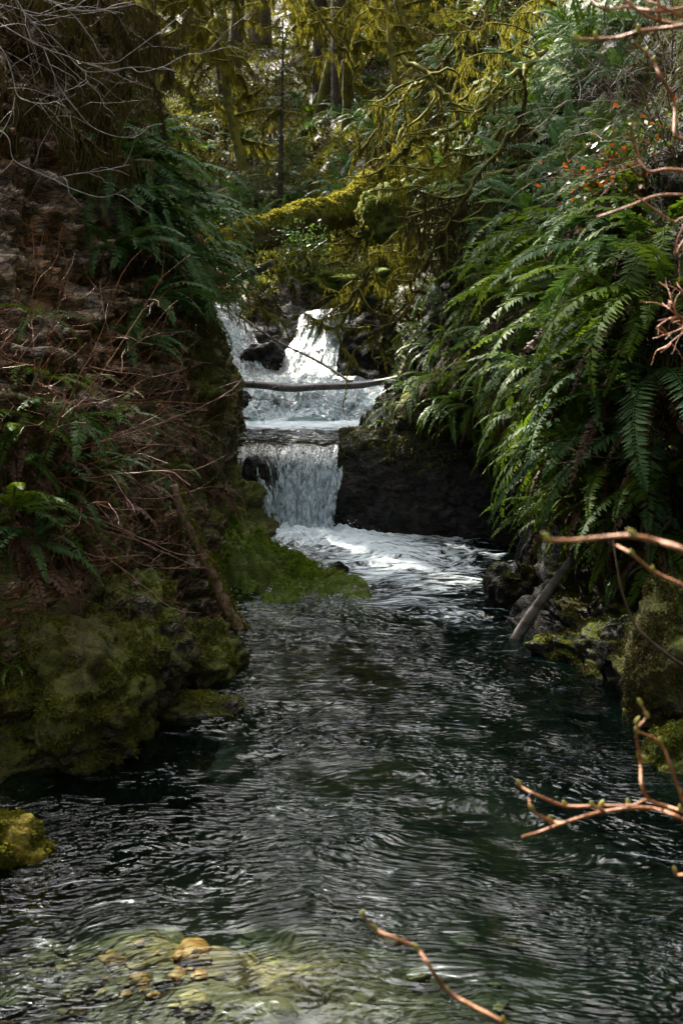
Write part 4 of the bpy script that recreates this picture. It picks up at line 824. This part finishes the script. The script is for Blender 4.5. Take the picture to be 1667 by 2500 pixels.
def place_tree(kind, x, y, s, label, group=None, rz=None, z=None):
    pr = MAP[kind] if kind < 10 else CON[kind - 10]; t = thing('mossy_tree' if kind < 10 else 'conifer_tree', label, 'tree', (x, y, (ground(x, y) if z is None else z)), group)
    t.scale = (s, s, s); t.rotation_euler = (random.uniform(-.06, .06), random.uniform(-.06, .06), random.uniform(0, 6.28) if rz is None else rz)
    for me in pr:
        hang = me.name.startswith('hanging'); o = obj(me.name.split('.')[0], me, crown if hang else t)
        if me.name.startswith('crown'): crown = o
        if hang: o['kind'] = 'stuff'
    return t
bgm = [(-3.0, 24, .7, 0), (-1.7, 25.5, .75, 1), (-.5, 29, .75, 2), (-3.9, 28, .8, 2), (1.3, 25.5, .7, 1), (-2.6, 32, .9, 0), (3.0, 24, .7, 0), (.9, 34, .85, 0), (4.2, 28, .75, 2), (-1.2, 38, .9, 1), (-4.4, 40, .9, 2), (2.6, 39, .9, 1), (5.5, 35, .8, 0), (2.2, 21.0, .5, 2), (-6.5, 38, .8, 1),
 (.9, 23.2, .5, 1), (-3.4, 35, .85, 1), (.1, 26.5, .6, 0), (1.9, 30, .8, 2), (-5.2, 31, .8, 0), (3.4, 21, .5, 1)]
for k, (x, y, s, kd) in enumerate(sorted(bgm, key=lambda e: e[0] / e[1])):
    place_tree(kd, x, y, s, 'moss draped tree in the ravine behind the log, ' + (ORD[k] + ' from the left' if k else 'leftmost of those'), 'moss draped background trees')
bgc = [(-2.3, 29, .5, 0), (-1.0, 23.5, .36, 0), (.7, 31, .55, 0), (-4.8, 35, .6, 0), (-.6, 42, .65, 0), (3.4, 33, .55, 0), (1.6, 47, .7, 0), (-3.2, 46, .7, 0), (5.5, 44, .7, 0), (-6.5, 50, .7, 0), (0, 54, .7, 0), (8, 48, .7, 0), (3.5, 40, .6, 0)]
for k, (x, y, s, kd) in enumerate(sorted(bgc, key=lambda e: e[0] / e[1])):
    place_tree(10 + kd, x, y, s, 'young evergreen among the moss draped trees at the back, ' + (ORD[k] + ' from the left' if k else 'leftmost of those'), 'evergreens at the back of the ravine')
for k, (x, y) in enumerate([(-4.2, 31.8), (-2.4, 32.5), (.4, 33.5)]):
    place_tree(12, x, y, .85, 'dark bare lower trunk of a tall evergreen behind the moss draped trees, ' + ['leftmost', 'middle', 'rightmost'][k] + ' of three')
for k, (x, y) in enumerate(sorted([(-5.0, 42), (-2.2, 39), (.8, 41), (3.4, 38), (6.0, 42), (9.0, 40), (-.8, 46), (2.2, 47)], key=lambda e: e[0] / e[1])):
    place_tree(12, x, y, 1.65, 'very tall evergreen standing far back on the hillside, ' + (ORD[k] + ' from the left' if k else 'leftmost of those'), 'tall evergreens far back')
# the big trunk at the top of the picture
big = thing('conifer_tree', 'large straight trunk with gold moss on its left side at the top centre', 'tree', (.02, 28.2, ground(.02, 28.2)))
b = MB(); b.tube(wander((0, 0, -.5), (0, 0, 1), 16, 20, .008, 0), np.linspace(.22, .14, 20), 14, .06); obj('trunk', b.mesh('trunk', M['bark']), big)
o = obj('crown', CON[1][1], big); o.location = (0, 0, 6.5); o.scale = (.5, .5, .75)
place_tree(12, -.45, 30.5, .8, 'dark slim trunk just left of the large trunk at the top centre')

# unseen trees added to shade the stream, left out along sun rays to LIT
LIT = [G(500, 2330, -.2), G(600, 2340, -.2), G(560, 2320, -.2), Vector((-1.36, 5.25, .12)), P(1250, 560, 10), P(1190, 500, 11), Vector((-1.3, 5.2, .2)), Vector((-1.34, 5.33, .15)), P(1450, 1960, 2.1), P(1550, 1320, 1.5), P(1030, 2340, 1.75), P(1560, 100, 2.2), P(1560, 460, 8.3)]
for p_ in (Vector((-2.6, 27, 6)), Vector((-3.5, 30, 8)), Vector((-.9, 18.4, 3.5)), Vector((0, 19.1, 3.9))): LIT.append(p_)
def blocked(c, rad):
    for p_ in LIT:
        v = Vector(c) - p_; a = v.dot(SUN_TO)
        if a > 0 and (v - SUN_TO * a).length < rad * (1.3 if p_ in LIT[:4] else 1): return True
    return False
n_ = 0; sh = []
random.seed(21)
for k in range(900):
    x, y = random.uniform(-15, -4.2), random.uniform(2, 30)
    if y - x * -1.38 > 30: continue
    if any((x - a) ** 2 + (y - b_) ** 2 < 1.9 for a, b_ in sh): continue
    z = ground(x, y); s = random.uniform(.95, 1.3)
    if any(blocked((x, y, z + s * 13 * ff), (.55 * s * 2.0 * (1.12 - ff) + .25) if ff > .22 else .4) for ff in np.linspace(0, 1, 22)): continue
    sh.append((x, y)); place_tree(12, x, y, s, 'unseen tall evergreen added on the left bank to shade the stream', 'unseen shade evergreens on the left bank', z=z)
    if len(sh) >= 54: break
for (x, y) in [(-4.5, 18.8), (-5.5, 20.0), (-3.9, 18.2), (-6.5, 21.3), (-3.7, 19.8), (-4.9, 21.4)]:  # high crowns added to shade the upper right slope
    sh.append((x, y)); place_tree(13, x, y, 1.0, 'unseen tall evergreen added on the left bank to shade the stream', 'unseen shade evergreens on the left bank')
for (x, y) in [(5.5, 6), (7, 10), (6.2, 14), (5.0, 18), (8, 3), (9, 16), (-3.5, -6), (0, -9), (4, -7), (7, -3), (-7, -6), (-1.5, -5), (2, -6), (5.5, -2), (-4.5, -2), (-6, -4), (3.5, -4), (6, 1), (5, 3.5), (-6.5, 0), (9, 7), (7.5, 12)]:  # added to cut sky fill from behind and beside the camera
    place_tree(11, x, y, 1.1, 'unseen tall evergreen added around and behind the view to block sky light', 'unseen shade evergreens around the stream', z=max(0, ground(x, y)))

# ------------------------------------------------------------------ bare twigs and shrubs
def cane_mesh(name, L, n, r, jit, grav, side, mat, d0=(1, 0, .6), up=0.0, sl=.35):
    b = MB(); s = wander((0, 0, 0), d0, L, n, jit, grav, up); b.tube(s, np.linspace(r, r * .4, n), 5); k = 0
    for i in range(2, n - 1):
        if rng.random() < side:
            k += 1; tg = s[i] - s[i - 1]; tg /= np.linalg.norm(tg); d = tg + rng.normal(size=3) * .75; s2 = wander(s[i], d, L * sl * rng.uniform(.4, 1), 6, .22, grav * .4); b.tube(s2, np.linspace(r * .55, r * .25, 6), 4)
            if rng.random() < .75:
                for q_ in (2, 4):
                    s3 = wander(s2[q_], (s2[q_] - s2[q_ - 1]) / L * 8 + rng.normal(size=3) * .8, L * sl * .4, 4, .25, .1); b.tube(s3, np.linspace(r * .35, r * .18, 4), 3)
    return b.mesh(name, M[mat])
REDC = [cane_mesh('cane', 1.0, 15, .0034, .13, .18, .6, 'twigred') for _ in range(8)]
BRNC = [cane_mesh('cane', 1.0, 14, .0045, .15, .2, .7, 'twigbrown') for _ in range(6)]
def shrub(px, py, s, nc, protos, label, out, up=.6, group=None, trees=(TL, TR), name='bare_shrub'):
    h = hit(px, py, trees)
    if h is None: return
    t = thing(name, label, 'shrub', h[0], group)
    for i in range(nc):
        o = obj('cane', random.choice(protos), t); d = Vector(out) + Vector((random.gauss(0, .5), random.gauss(0, .35), random.gauss(0, .45))); d.normalize()
        o.rotation_euler = (d.to_track_quat('X', 'Z') @ Matrix.Rotation(random.uniform(0, 6.28), 3, 'X').to_quaternion()).to_euler(); L = s * random.uniform(.6, 1.1); o.scale = (L, L, L)
shrub(110, 1130, 1.25, 9, REDC, 'red twigged bare shrub fanning up from the left bank', (.65, -.25, .75))
shrub(60, 1180, 1.2, 7, REDC, 'red twigged bare shrub spreading flat over the left bank', (.95, -.25, .2))
shrub(140, 1260, 1.1, 9, REDC, 'red twigged bare shrub arching down over the brown bank face', (.9, -.35, -.35))
shrub(60, 1000, .9, 6, REDC, 'red twigged bare shrub standing upright at the left edge', (.35, -.2, .95))
shrub(200, 980, 1.0, 6, REDC, 'red twigged bare shrub below the overhanging ferns', (.9, -.2, .2))
shrub(270, 620, .55, 4, REDC, 'thin red twigs sprouting beside the brown cliff face', (.4, -.3, .6))
shrub(330, 1020, .7, 5, REDC, 'red twigs leaning out toward the cascade from the left bank', (.9, -.3, .1))
shrub(420, 1130, .55, 5, REDC, 'small red twigs on the mossy edge left of the lower waterfall', (.8, -.4, .2))
for k, (a, b_, s, nc, o_) in enumerate([(1600, 300, 1.0, 9, (-.7, -.3, .4)), (1500, 250, .9, 7, (-.6, -.3, .6)), (1650, 380, 1.0, 8, (-.7, -.2, .2)), (1420, 330, .8, 7, (-.6, -.3, .2)), (1640, 180, 1.0, 8, (-.5, -.3, .8)), (1350, 400, .7, 6, (-.7, -.3, 0))]):
    shrub(a, b_, s, nc, BRNC, 'tangle of brown brambles at the top right, ' + ['beside the red leaved shrub', 'second from the right edge', 'above the red leaved shrub', 'over the large ferns', 'in the corner under the pale twigs', 'nearest the moss draped boughs'][k], o_, trees=(TR,), name='bramble')
shrub(1640, 1060, .7, 7, BRNC, 'fine pinkish brambles beside the withered ferns on the right', (-.9, -.3, -.1), trees=(TR,), name='bramble')
shrub(1560, 860, .8, 3, BRNC, 'long thin brown stems crossing the right bank ferns', (-.95, -.3, .05), trees=(TR,), name='bramble')
shrub(1230, 800, .6, 4, BRNC, 'thin brown stems beside the falls on the right slope', (-.95, -.2, 0), trees=(TR,), name='bramble')

def px_twig(name, label, cat, lines, Y, r, mat, side=0, buds=None, group=None, slope=0.0, taper=.55, sidelen=.12):
    """lines: photo-traced stems standing at distance Y; slope tilts them in depth"""
    pts0 = P(*lines[0][0], Y); t = thing(name, label, cat, pts0, group); k = 0; stems = []
    for ln in lines:
        w3 = []
        for i, (a, b_) in enumerate(ln): w3.append(P(a, b_, Y + slope * (a - lines[0][0][0]) / 400.0 + 0.02 * math.sin(a * .05 + b_ * .03)))
        s = cat_rom(w3, max(6, len(ln) * 4)) - np.array(pts0); rr = r * (1.0 if k == 0 else .8)
        b = MB(); m = len(s); b.tube(s, np.linspace(rr * taper, rr, m) * (1 + .13 * rng.uniform(-1, 1, m)), 8 if r > .0025 and Y < 4 else 5)
        for q_ in range(side):
            i = rng.integers(1, m - 1); tg = s[i - 1] - s[i]; tg /= np.linalg.norm(tg) + 1e-9; d = tg + rng.normal(size=3) * .8; s2 = wander(s[i], d, sidelen * rng.uniform(.4, 1.2), 6, .2, .15); b.tube(s2, np.linspace(rr * .5, rr * .25, 6), 4)
        stems.append((obj('stem', b.mesh('stem', M[mat]), t), s)); k += 1
    for (a, b_) in buds or []:
        c = P(a, b_, Y + slope * (a - lines[0][0][0]) / 400.0 + 0.02 * math.sin(a * .05 + b_ * .03)) - pts0
        V, F = ico(2); V = V * np.array([1.0, 1.0, 2.3]) * r * .95; V[:, :2] *= (1 - .38 * np.clip(V[:, 2:3] / (r * 2.2), 0, 1)); d = Vector((rng.normal() * .4 - .5, -.4, 1)).normalized().to_track_quat('Z', 'Y').to_matrix(); V = V @ np.array(d).T + np.array(c) + np.array([0, -r * .4, r * .7])
        obj('bud', mesh_np('bud', V, F, M['bud']), min(stems, key=lambda e: np.min(np.linalg.norm(e[1] - np.array(c), axis=1)))[0])
    return t
px_twig('budded_twig', 'red budded twig rising from the bottom edge over the water', 'twig', [[(882, 2230), (913, 2267), (960, 2290), (1014, 2314), (1048, 2359), (1091, 2419), (1163, 2462), (1226, 2497), (1330, 2580)]], 1.75, .0036, 'twigfore', buds=[(885, 2233), (913, 2267), (1014, 2314), (1091, 2419), (1228, 2492)])
px_twig('budded_twig', 'branching red budded twig over the dark water at the lower right', 'twig', [
  [(1272, 2044), (1317, 2031), (1374, 2010), (1430, 1992), (1473, 1982), (1527, 1974), (1594, 1975), (1667, 2001), (1780, 2060)], [(1266, 1918), (1307, 1940), (1377, 1967), (1444, 1969), (1473, 1980)],
  [(1291, 1948), (1298, 1978), (1342, 2004), (1374, 2011)], [(1467, 1966), (1543, 1966), (1575, 1954), (1626, 1969), (1667, 1982), (1760, 2020)], [(1561, 1717), (1577, 1750), (1553, 1787), (1562, 1857), (1566, 1918), (1585, 1956)],
  [(1558, 1787), (1610, 1813), (1636, 1870), (1658, 1934), (1690, 2010)], [(1553, 1762), (1555, 1785)]], 2.1, .0038, 'twigfore', buds=[(1266, 1915), (1377, 1965), (1444, 1967), (1467, 1964), (1531, 1962), (1553, 1787), (1577, 1748), (1561, 1717), (1610, 1811), (1298, 1976), (1342, 2002), (1658, 1976), (1657, 1932), (1570, 1853), (1554, 1762)])
px_twig('budded_twig', 'thick blurred red twig crossing in front of the hanging fern tips', 'twig', [[(1331, 1319), (1396, 1320), (1488, 1311), (1541, 1309), (1603, 1322), (1667, 1343), (1780, 1395)]], 1.5, .0040, 'twigfore', buds=[(1334, 1318), (1541, 1307)])
px_twig('budded_twig', 'slanting budded twig under the thick red twig on the right', 'twig', [[(1505, 1332), (1541, 1353), (1593, 1395), (1667, 1430), (1780, 1485)]], 1.9, .0034, 'twigfore', buds=[(1541, 1353), (1592, 1394)])
px_twig('budded_twig', 'stub of a red twig low at the right edge', 'twig', [[(1645, 2125), (1652, 2135), (1680, 2135), (1780, 2120)]], 1.9, .003, 'twigfore', buds=[(1645, 2125)])
px_twig('hanging_vine', 'brown hanging vine curving down past the dark right bank', 'vine', [[(1495, 1318), (1503, 1372), (1515, 1437), (1541, 1510), (1568, 1548), (1622, 1594), (1667, 1625), (1800, 1700)]], 5.6, .009, 'twigbrown')
px_twig('budded_twig', 'pale pink twig with swollen joints below the top right corner', 'twig', [[(1404, 96), (1453, 96), (1507, 92), (1557, 78), (1603, 71), (1667, 63), (1780, 40)]], 2.3, .0042, 'twigfore', buds=[(1404, 96), (1453, 94), (1557, 76)])
px_twig('budded_twig', 'crossing pale twigs in the top right corner', 'twig', [[(1515, -10), (1564, 31), (1610, 52), (1656, 61), (1760, 85)], [(1553, -10), (1610, 15), (1667, 42), (1760, 85)], [(1434, -8), (1476, 23), (1534, 17), (1600, 28), (1670, 20)], [(1605, -20), (1608, 50)]], 2.4, .0040, 'twigfore')
px_twig('budded_twig', 'pale twig dropping from the top right corner to the brambles', 'twig', [[(1543, 101), (1576, 130), (1595, 153), (1614, 191), (1645, 249), (1646, 325), (1667, 340), (1760, 360)]], 2.6, .0038, 'twigfore', buds=[(1576, 128), (1595, 150)])
px_twig('budded_twig', 'elbowed pale twig in front of the red leaved shrub', 'twig', [[(1536, 302), (1553, 371), (1580, 417), (1625, 414), (1667, 417), (1760, 425)]], 2.8, .0040, 'twigfore')
px_twig('budded_twig', 'forked pale twigs below the red leaved shrub', 'twig', [[(1457, 530), (1541, 501), (1603, 478), (1667, 476), (1760, 480)], [(1547, 475), (1572, 494), (1641, 540), (1667, 532), (1760, 520)]], 2.8, .0036, 'twigfore')
px_twig('budded_twig', 'bushy pale twig tips at the right edge halfway up', 'twig', [[(1604, 798), (1638, 776), (1667, 781), (1760, 790)], [(1630, 704), (1638, 730), (1655, 770), (1700, 785)], [(1610, 820), (1640, 812), (1690, 790)], [(1615, 740), (1640, 760), (1670, 782)], [(1622, 850), (1650, 825), (1690, 800)], [(1650, 690), (1668, 715), (1690, 750)]], 3.6, .0034, 'twigfore', side=5, sidelen=.07)
px_twig('budded_twig', 'small vertical pale twig at the right edge above the fern', 'twig', [[(1668, 548), (1652, 590), (1648, 625), (1660, 600), (1690, 560)]], 3.0, .003, 'twigfore')
PALE = [[(333, 337), (283, 333), (226, 310), (184, 264), (149, 218), (130, 176), (107, 117)], [(390, 77), (318, 130), (279, 153), (203, 153), (168, 138), (107, 117), (38, 80), (0, 57), (-60, 30)],
        [(543, 92), (494, 130), (452, 134), (402, 161), (344, 176), (318, 165), (268, 172), (210, 174), (168, 138)], [(245, 264), (245, 233), (214, 199), (210, 174)], [(128, 306), (142, 253), (147, 218)]]
px_twig('bare_branch', 'pale grey bare branch spreading across the top left cliff', 'branch', PALE[1:2] + PALE[:1] + PALE[2:], 8.6, .0046, 'twigpale', side=6, sidelen=.4)
px_twig('bare_branch', 'drooping pale grey branch at the left edge of the cliff', 'branch', [[(165, 241), (115, 253), (69, 247), (42, 230), (29, 176), (5, 120), (-50, 60)], [(0, 337), (27, 283), (38, 237)]], 8.2, .0044, 'twigpale', side=5, sidelen=.35)
px_twig('bare_branch', 'long thin grey branch sagging in front of the cliff and ferns', 'branch', [[(310, 461), (249, 482), (172, 459), (130, 436), (88, 419), (34, 390), (23, 341), (0, 318), (-50, 290)], [(318, 402), (245, 417), (184, 425), (134, 436)]], 8.3, .0044, 'twigpale', side=5, sidelen=.3)
px_twig('bare_branch', 'fine grey twigs at the very top left', 'branch', [[(350, 5), (283, 19), (184, 27), (126, 4), (60, -30)], [(120, 40), (60, 25), (0, 10), (-40, 0)], [(90, 70), (60, 30), (30, -20)]], 9.0, .006, 'twigpale', side=8, sidelen=.5)
px_twig('bare_branch', 'thin brown twigs over the top left cliff below the pale branch', 'branch', [[(60, 200), (20, 150), (-30, 90)], [(105, 190), (85, 130), (40, 40), (20, -20)], [(90, 420), (95, 330), (100, 270), (85, 200), (70, 120), (50, 20)]], 8.8, .005, 'twigbrown', side=8, sidelen=.4)

# ------------------------------------------------------------------ leafy shrubs
def leaf_cloud(n, rad, size, flat=.7):
    p = rng.normal(size=(n, 3)) * np.array(rad) * .5; d = rng.normal(size=(n, 3)); d[:, 2] *= flat; d /= np.linalg.norm(d, axis=1)[:, None]; sd = np.cross(d, rng.normal(size=(n, 3))); sd /= np.linalg.norm(sd, axis=1)[:, None]
    L = (size * rng.uniform(.6, 1.3, n))[:, None]; V = np.stack([p, p + d * L * .45 + sd * L * .28, p + d * L, p + d * L * .45 - sd * L * .28], 1).reshape(-1, 3); i = np.arange(n)[:, None] * 4
    return V, np.concatenate([i + [0, 1, 2], i + [0, 2, 3]])
def leaf_shrub(label, c, rad, n, size, mats, stem='twigbrown', name='leafy_shrub'):
    t = thing(name, label, 'shrub', c - Vector((0, 0, rad[2])))
    b = MB()
    for k in range(7): b.tube(wander((0, 0, 0), (rng.normal() * .5, rng.normal() * .5, 1), rad[2] * 1.7, 6, .15, 0), np.linspace(.008, .003, 6), 4)
    obj('stems', b.mesh('stems', M[stem]), t)
    for m_, f in mats:
        V, F = leaf_cloud(int(n * f), rad, size); V = V + np.array([0, 0, rad[2]]); tag(obj('leaves', mesh_np('leaves', V, F, M[m_], False), t), kind='stuff')
def surf(px, py, off=.12, trees=(TL, TR, TH)):
    h = hit(px, py, trees); return h[0] + h[1] * off
leaf_shrub('shiny red and orange leaved shrub on the right bank', surf(1560, 470), (.32, .25, .28), 1000, .045, [('redleaf', .55), ('fernbright', .3), ('leaf', .15)])
leaf_shrub('yellow green leaved shrub above the red leaved one', surf(1610, 370), (.25, .25, .22), 260, .045, [('fernbright', .6), ('redleaf', .15), ('leaf', .25)])
leaf_shrub('small round leaved shrub growing on the front of the mossy log', P(735, 590, 18.1), (.35, .2, .25), 420, .05, [('leaf', .8), ('fernbright', .2)])
leaf_shrub('yellow leaved bush between the left ferns and the mossy log', P(505, 540, 13.5), (.35, .3, .25), 300, .05, [('leaf', .5), ('mossgold', .5)])
leaf_shrub('sunlit yellow leaved bush at the tip of the left ferns', P(430, 480, 12.8), (.22, .25, .18), 160, .05, [('fernbright', .5), ('redleaf', .12), ('leaf', .38)])
leaf_shrub('low leafy cover at the foot of the mossy log on the left', P(560, 610, 17.5), (.4, .3, .22), 300, .05, [('leaf', .7), ('mossgold', .3)])
leaf_shrub('pale leaved ivy patch beside the leaning pole', surf(425, 1340, .05), (.12, .15, .3), 110, .06, [('leaf', .6), ('palefern', .4)], name='ivy')

# ------------------------------------------------------------------ ground cover that nobody could count
def visible_weight(V, F, N):
    c = V[F].mean(1); x, y, z = c[:, 0], c[:, 1], c[:, 2] - 2.2; f = y * _c - z * _s; u = y * _s + z * _c
    px = 833.5 + FPX * x / np.maximum(f, .1); py = 1250 - FPX * u / np.maximum(f, .1)
    vis = (f > 1) & (px > -120) & (px < 1790) & (py > -150) & (py < 2600) & (c[:, 2] > 0.03)
    return vis / np.maximum(f, 3) ** 1.2, px, py, c
LT, RT, HT = tri(LF), tri(RF), tri(HF)
wl, lpx, lpy, lc = visible_weight(LV, LT, LN); wr, rpx, rpy, rc = visible_weight(RV, RT, RN); wh, hpx, hpy, hc = visible_weight(HV, HT, None)
bare = np.where((lpx < 290) & (lpy > 380) & (lpy < 1000), .08, 1.0)
lm = np.clip(LM[LT].mean(1), 0, 1.2)
wall = ((rc[:, 1] > 11.8) & (rc[:, 1] < 13.2) & (rc[:, 2] < .85))
def stuff(name, me, label, cat): tag(obj(name, me), label, cat, None, 'stuff')
clump = lambda c, s: sstep(-.1, .35, fbm(c * s, 3))
stuff('moss', fuzz_mesh('moss', LV, LT, 60000, .028, .008, M['moss'], wl * bare * (.1 + lm)), 'green moss coating the rocks of the left bank', 'moss')
stuff('moss', fuzz_mesh('moss', LV, LT, 46000, .13, .009, M['mossdark'], wl * bare * clump(lc, 1.6) * sstep(.3, .9, lc[:, 2]), 0, 1.1, .4), 'brown moss and roots hanging down the left bank', 'moss')
stuff('moss', fuzz_mesh('moss', RV, RT, 48000, .18, .010, M['mossdark'], wr * np.where(wall, 0, 1) * sstep(.55, 1.0, rc[:, 2]), 0, 1.2, .4), 'brown moss and roots hanging down the right bank', 'moss')
stuff('moss', fuzz_mesh('moss', RV, RT, 32000, .035, .010, M['moss'], wr * np.where(wall, 0, 1) * sstep(.5, .9, rc[:, 2]) * clump(rc, 2.2)), 'green moss coating the right bank', 'moss')
WT = tri(grid_faces(190, 120)); stuff('moss', fuzz_mesh('moss', WALLV, WT, 9000, .06, .010, M['moss'], sstep(.55, .9, WALLV[WT].mean(1)[:, 2] + .25 * fbm(WALLV[WT].mean(1) * 3, 2)), 0, .6, .6), 'mossy fringe along the top of the dark rock wall', 'moss')
stuff('leaves', fuzz_mesh('leaves', LV, LT, 15000, .032, .022, M['leaf'], wl * bare * clump(lc + 9, 2.1) * sstep(.35, .8, lc[:, 2]), .2, .1, .8), 'small round green leaves growing on the left bank', 'leaves')
stuff('leaves', fuzz_mesh('leaves', RV, RT, 9000, .05, .034, M['leaf'], wr * np.where(wall, 0, 1) * sstep(.7, 1.1, rc[:, 2]) * clump(rc + 5, 2.0), .2, .1, .8), 'small round green leaves growing on the right bank', 'leaves')
stuff('dead_leaves', fuzz_mesh('dead_leaves', LV, LT, 10000, .05, .030, M['deadleaf'], wl * bare * clump(lc + 21, 1.8) * sstep(.45, .8, lc[:, 2]), .1, .2, .9), 'purplish brown dead leaves caught on the left bank', 'dead leaves')
stuff('dead_leaves', fuzz_mesh('dead_leaves', RV, RT, 11000, .09, .022, M['deadleaf'], wr * np.where(wall, 0, 1) * sstep(.6, 1.0, rc[:, 2]) * clump(rc + 31, 1.8), 0, .6, .8), 'brown dead leaves caught among the right bank ferns', 'dead leaves')
stuff('undergrowth', fuzz_mesh('undergrowth', HV, HT, 60000, .17, .03, M['mossdark'], wh * (.2 + clump(hc, .9)), .3, .1, .8), 'dark green and brown undergrowth covering the hillside behind the falls', 'undergrowth')
stuff('undergrowth', fuzz_mesh('undergrowth', HV, HT, 50000, .20, .03, M['moss'], wh * (.15 + clump(hc + 13, .8)), .2, .4, .7), 'olive moss and dry stems covering the hillside behind the falls', 'undergrowth')

# ------------------------------------------------------------------ stones on the stream bed
TB = BVHTree.FromPolygons(BV.tolist(), grid_faces(170, 400).tolist())
STM = []
for k, c in enumerate([((.13, .115, .065), (.26, .22, .13)), ((.15, .115, .06), (.30, .23, .11)), ((.20, .10, .03), (.36, .19, .05)), ((.06, .055, .04), (.12, .11, .08))]): STM.append(wood_mat('river_stone', c[0], c[1], .6, None, .5, 12))
SM = []
for k in range(12):
    V, F = ico(3); d = 1 + .34 * fbm(V * 1.1 + k * 5, 3); SM.append(mesh_np('river_stone', V * d[:, None] * np.array([1, .75, .30]), F, STM[k % 4]))
def stone(px, py, s, label, group=None, k=None):
    d = ray(px, py).normalized(); h = TB.ray_cast(CAM, d)
    if h[0] is None: return
    o = obj('river_stone', SM[k if k is not None else random.randrange(12)], None, h[0] + Vector((0, 0, s * .2))); o.scale = (s, s, s); o.rotation_euler = (random.uniform(-.15, .15), random.uniform(-.15, .15), random.uniform(0, 6.28)); tag(o, label, 'stone', group)
stone(102, 2350, .055, 'pale oval stone under the water near the lower left corner', k=0)
stone(345, 2395, .045, 'orange stone under the shallow sunlit water', k=2)
stone(340, 2365, .04, 'pale stone just behind the orange stone in the sunlit shallows', k=1)
stone(195, 2425, .05, 'flat tan stone under the water left of the orange stone', k=5)
stone(190, 2445, .04, 'yellowish stone in front of the flat tan stone', k=2)
stone(250, 2430, .04, 'brown rounded stone between the tan and the orange stone', k=9)
stone(1150, 2195, .05, 'pale round stone glimmering in the middle of the stream', k=0)
stone(1130, 2305, .06, 'pale flat stone in the middle of the stream below the round one', k=4)
stone(1300, 2210, .11, 'large submerged grey stone right of the middle of the stream', k=3)
stone(30, 2450, .09, 'large dark stone under the water at the lower left edge', k=3)
stone(470, 2330, .09, 'reddish stone at the edge of the sunlit patch of stream bed', k=6)
for k in range(90):
    a, b_ = random.uniform(-20, 1690), random.uniform(2080, 2510)
    if random.random() < .65: a = random.uniform(-20, 520); b_ = random.uniform(2300, 2510)
    stone(a, b_, random.choice((.015, .02, .025, .03, .04, .055)), 'small rounded stone lying on the stream bed under clear water', 'stones on the stream bed')
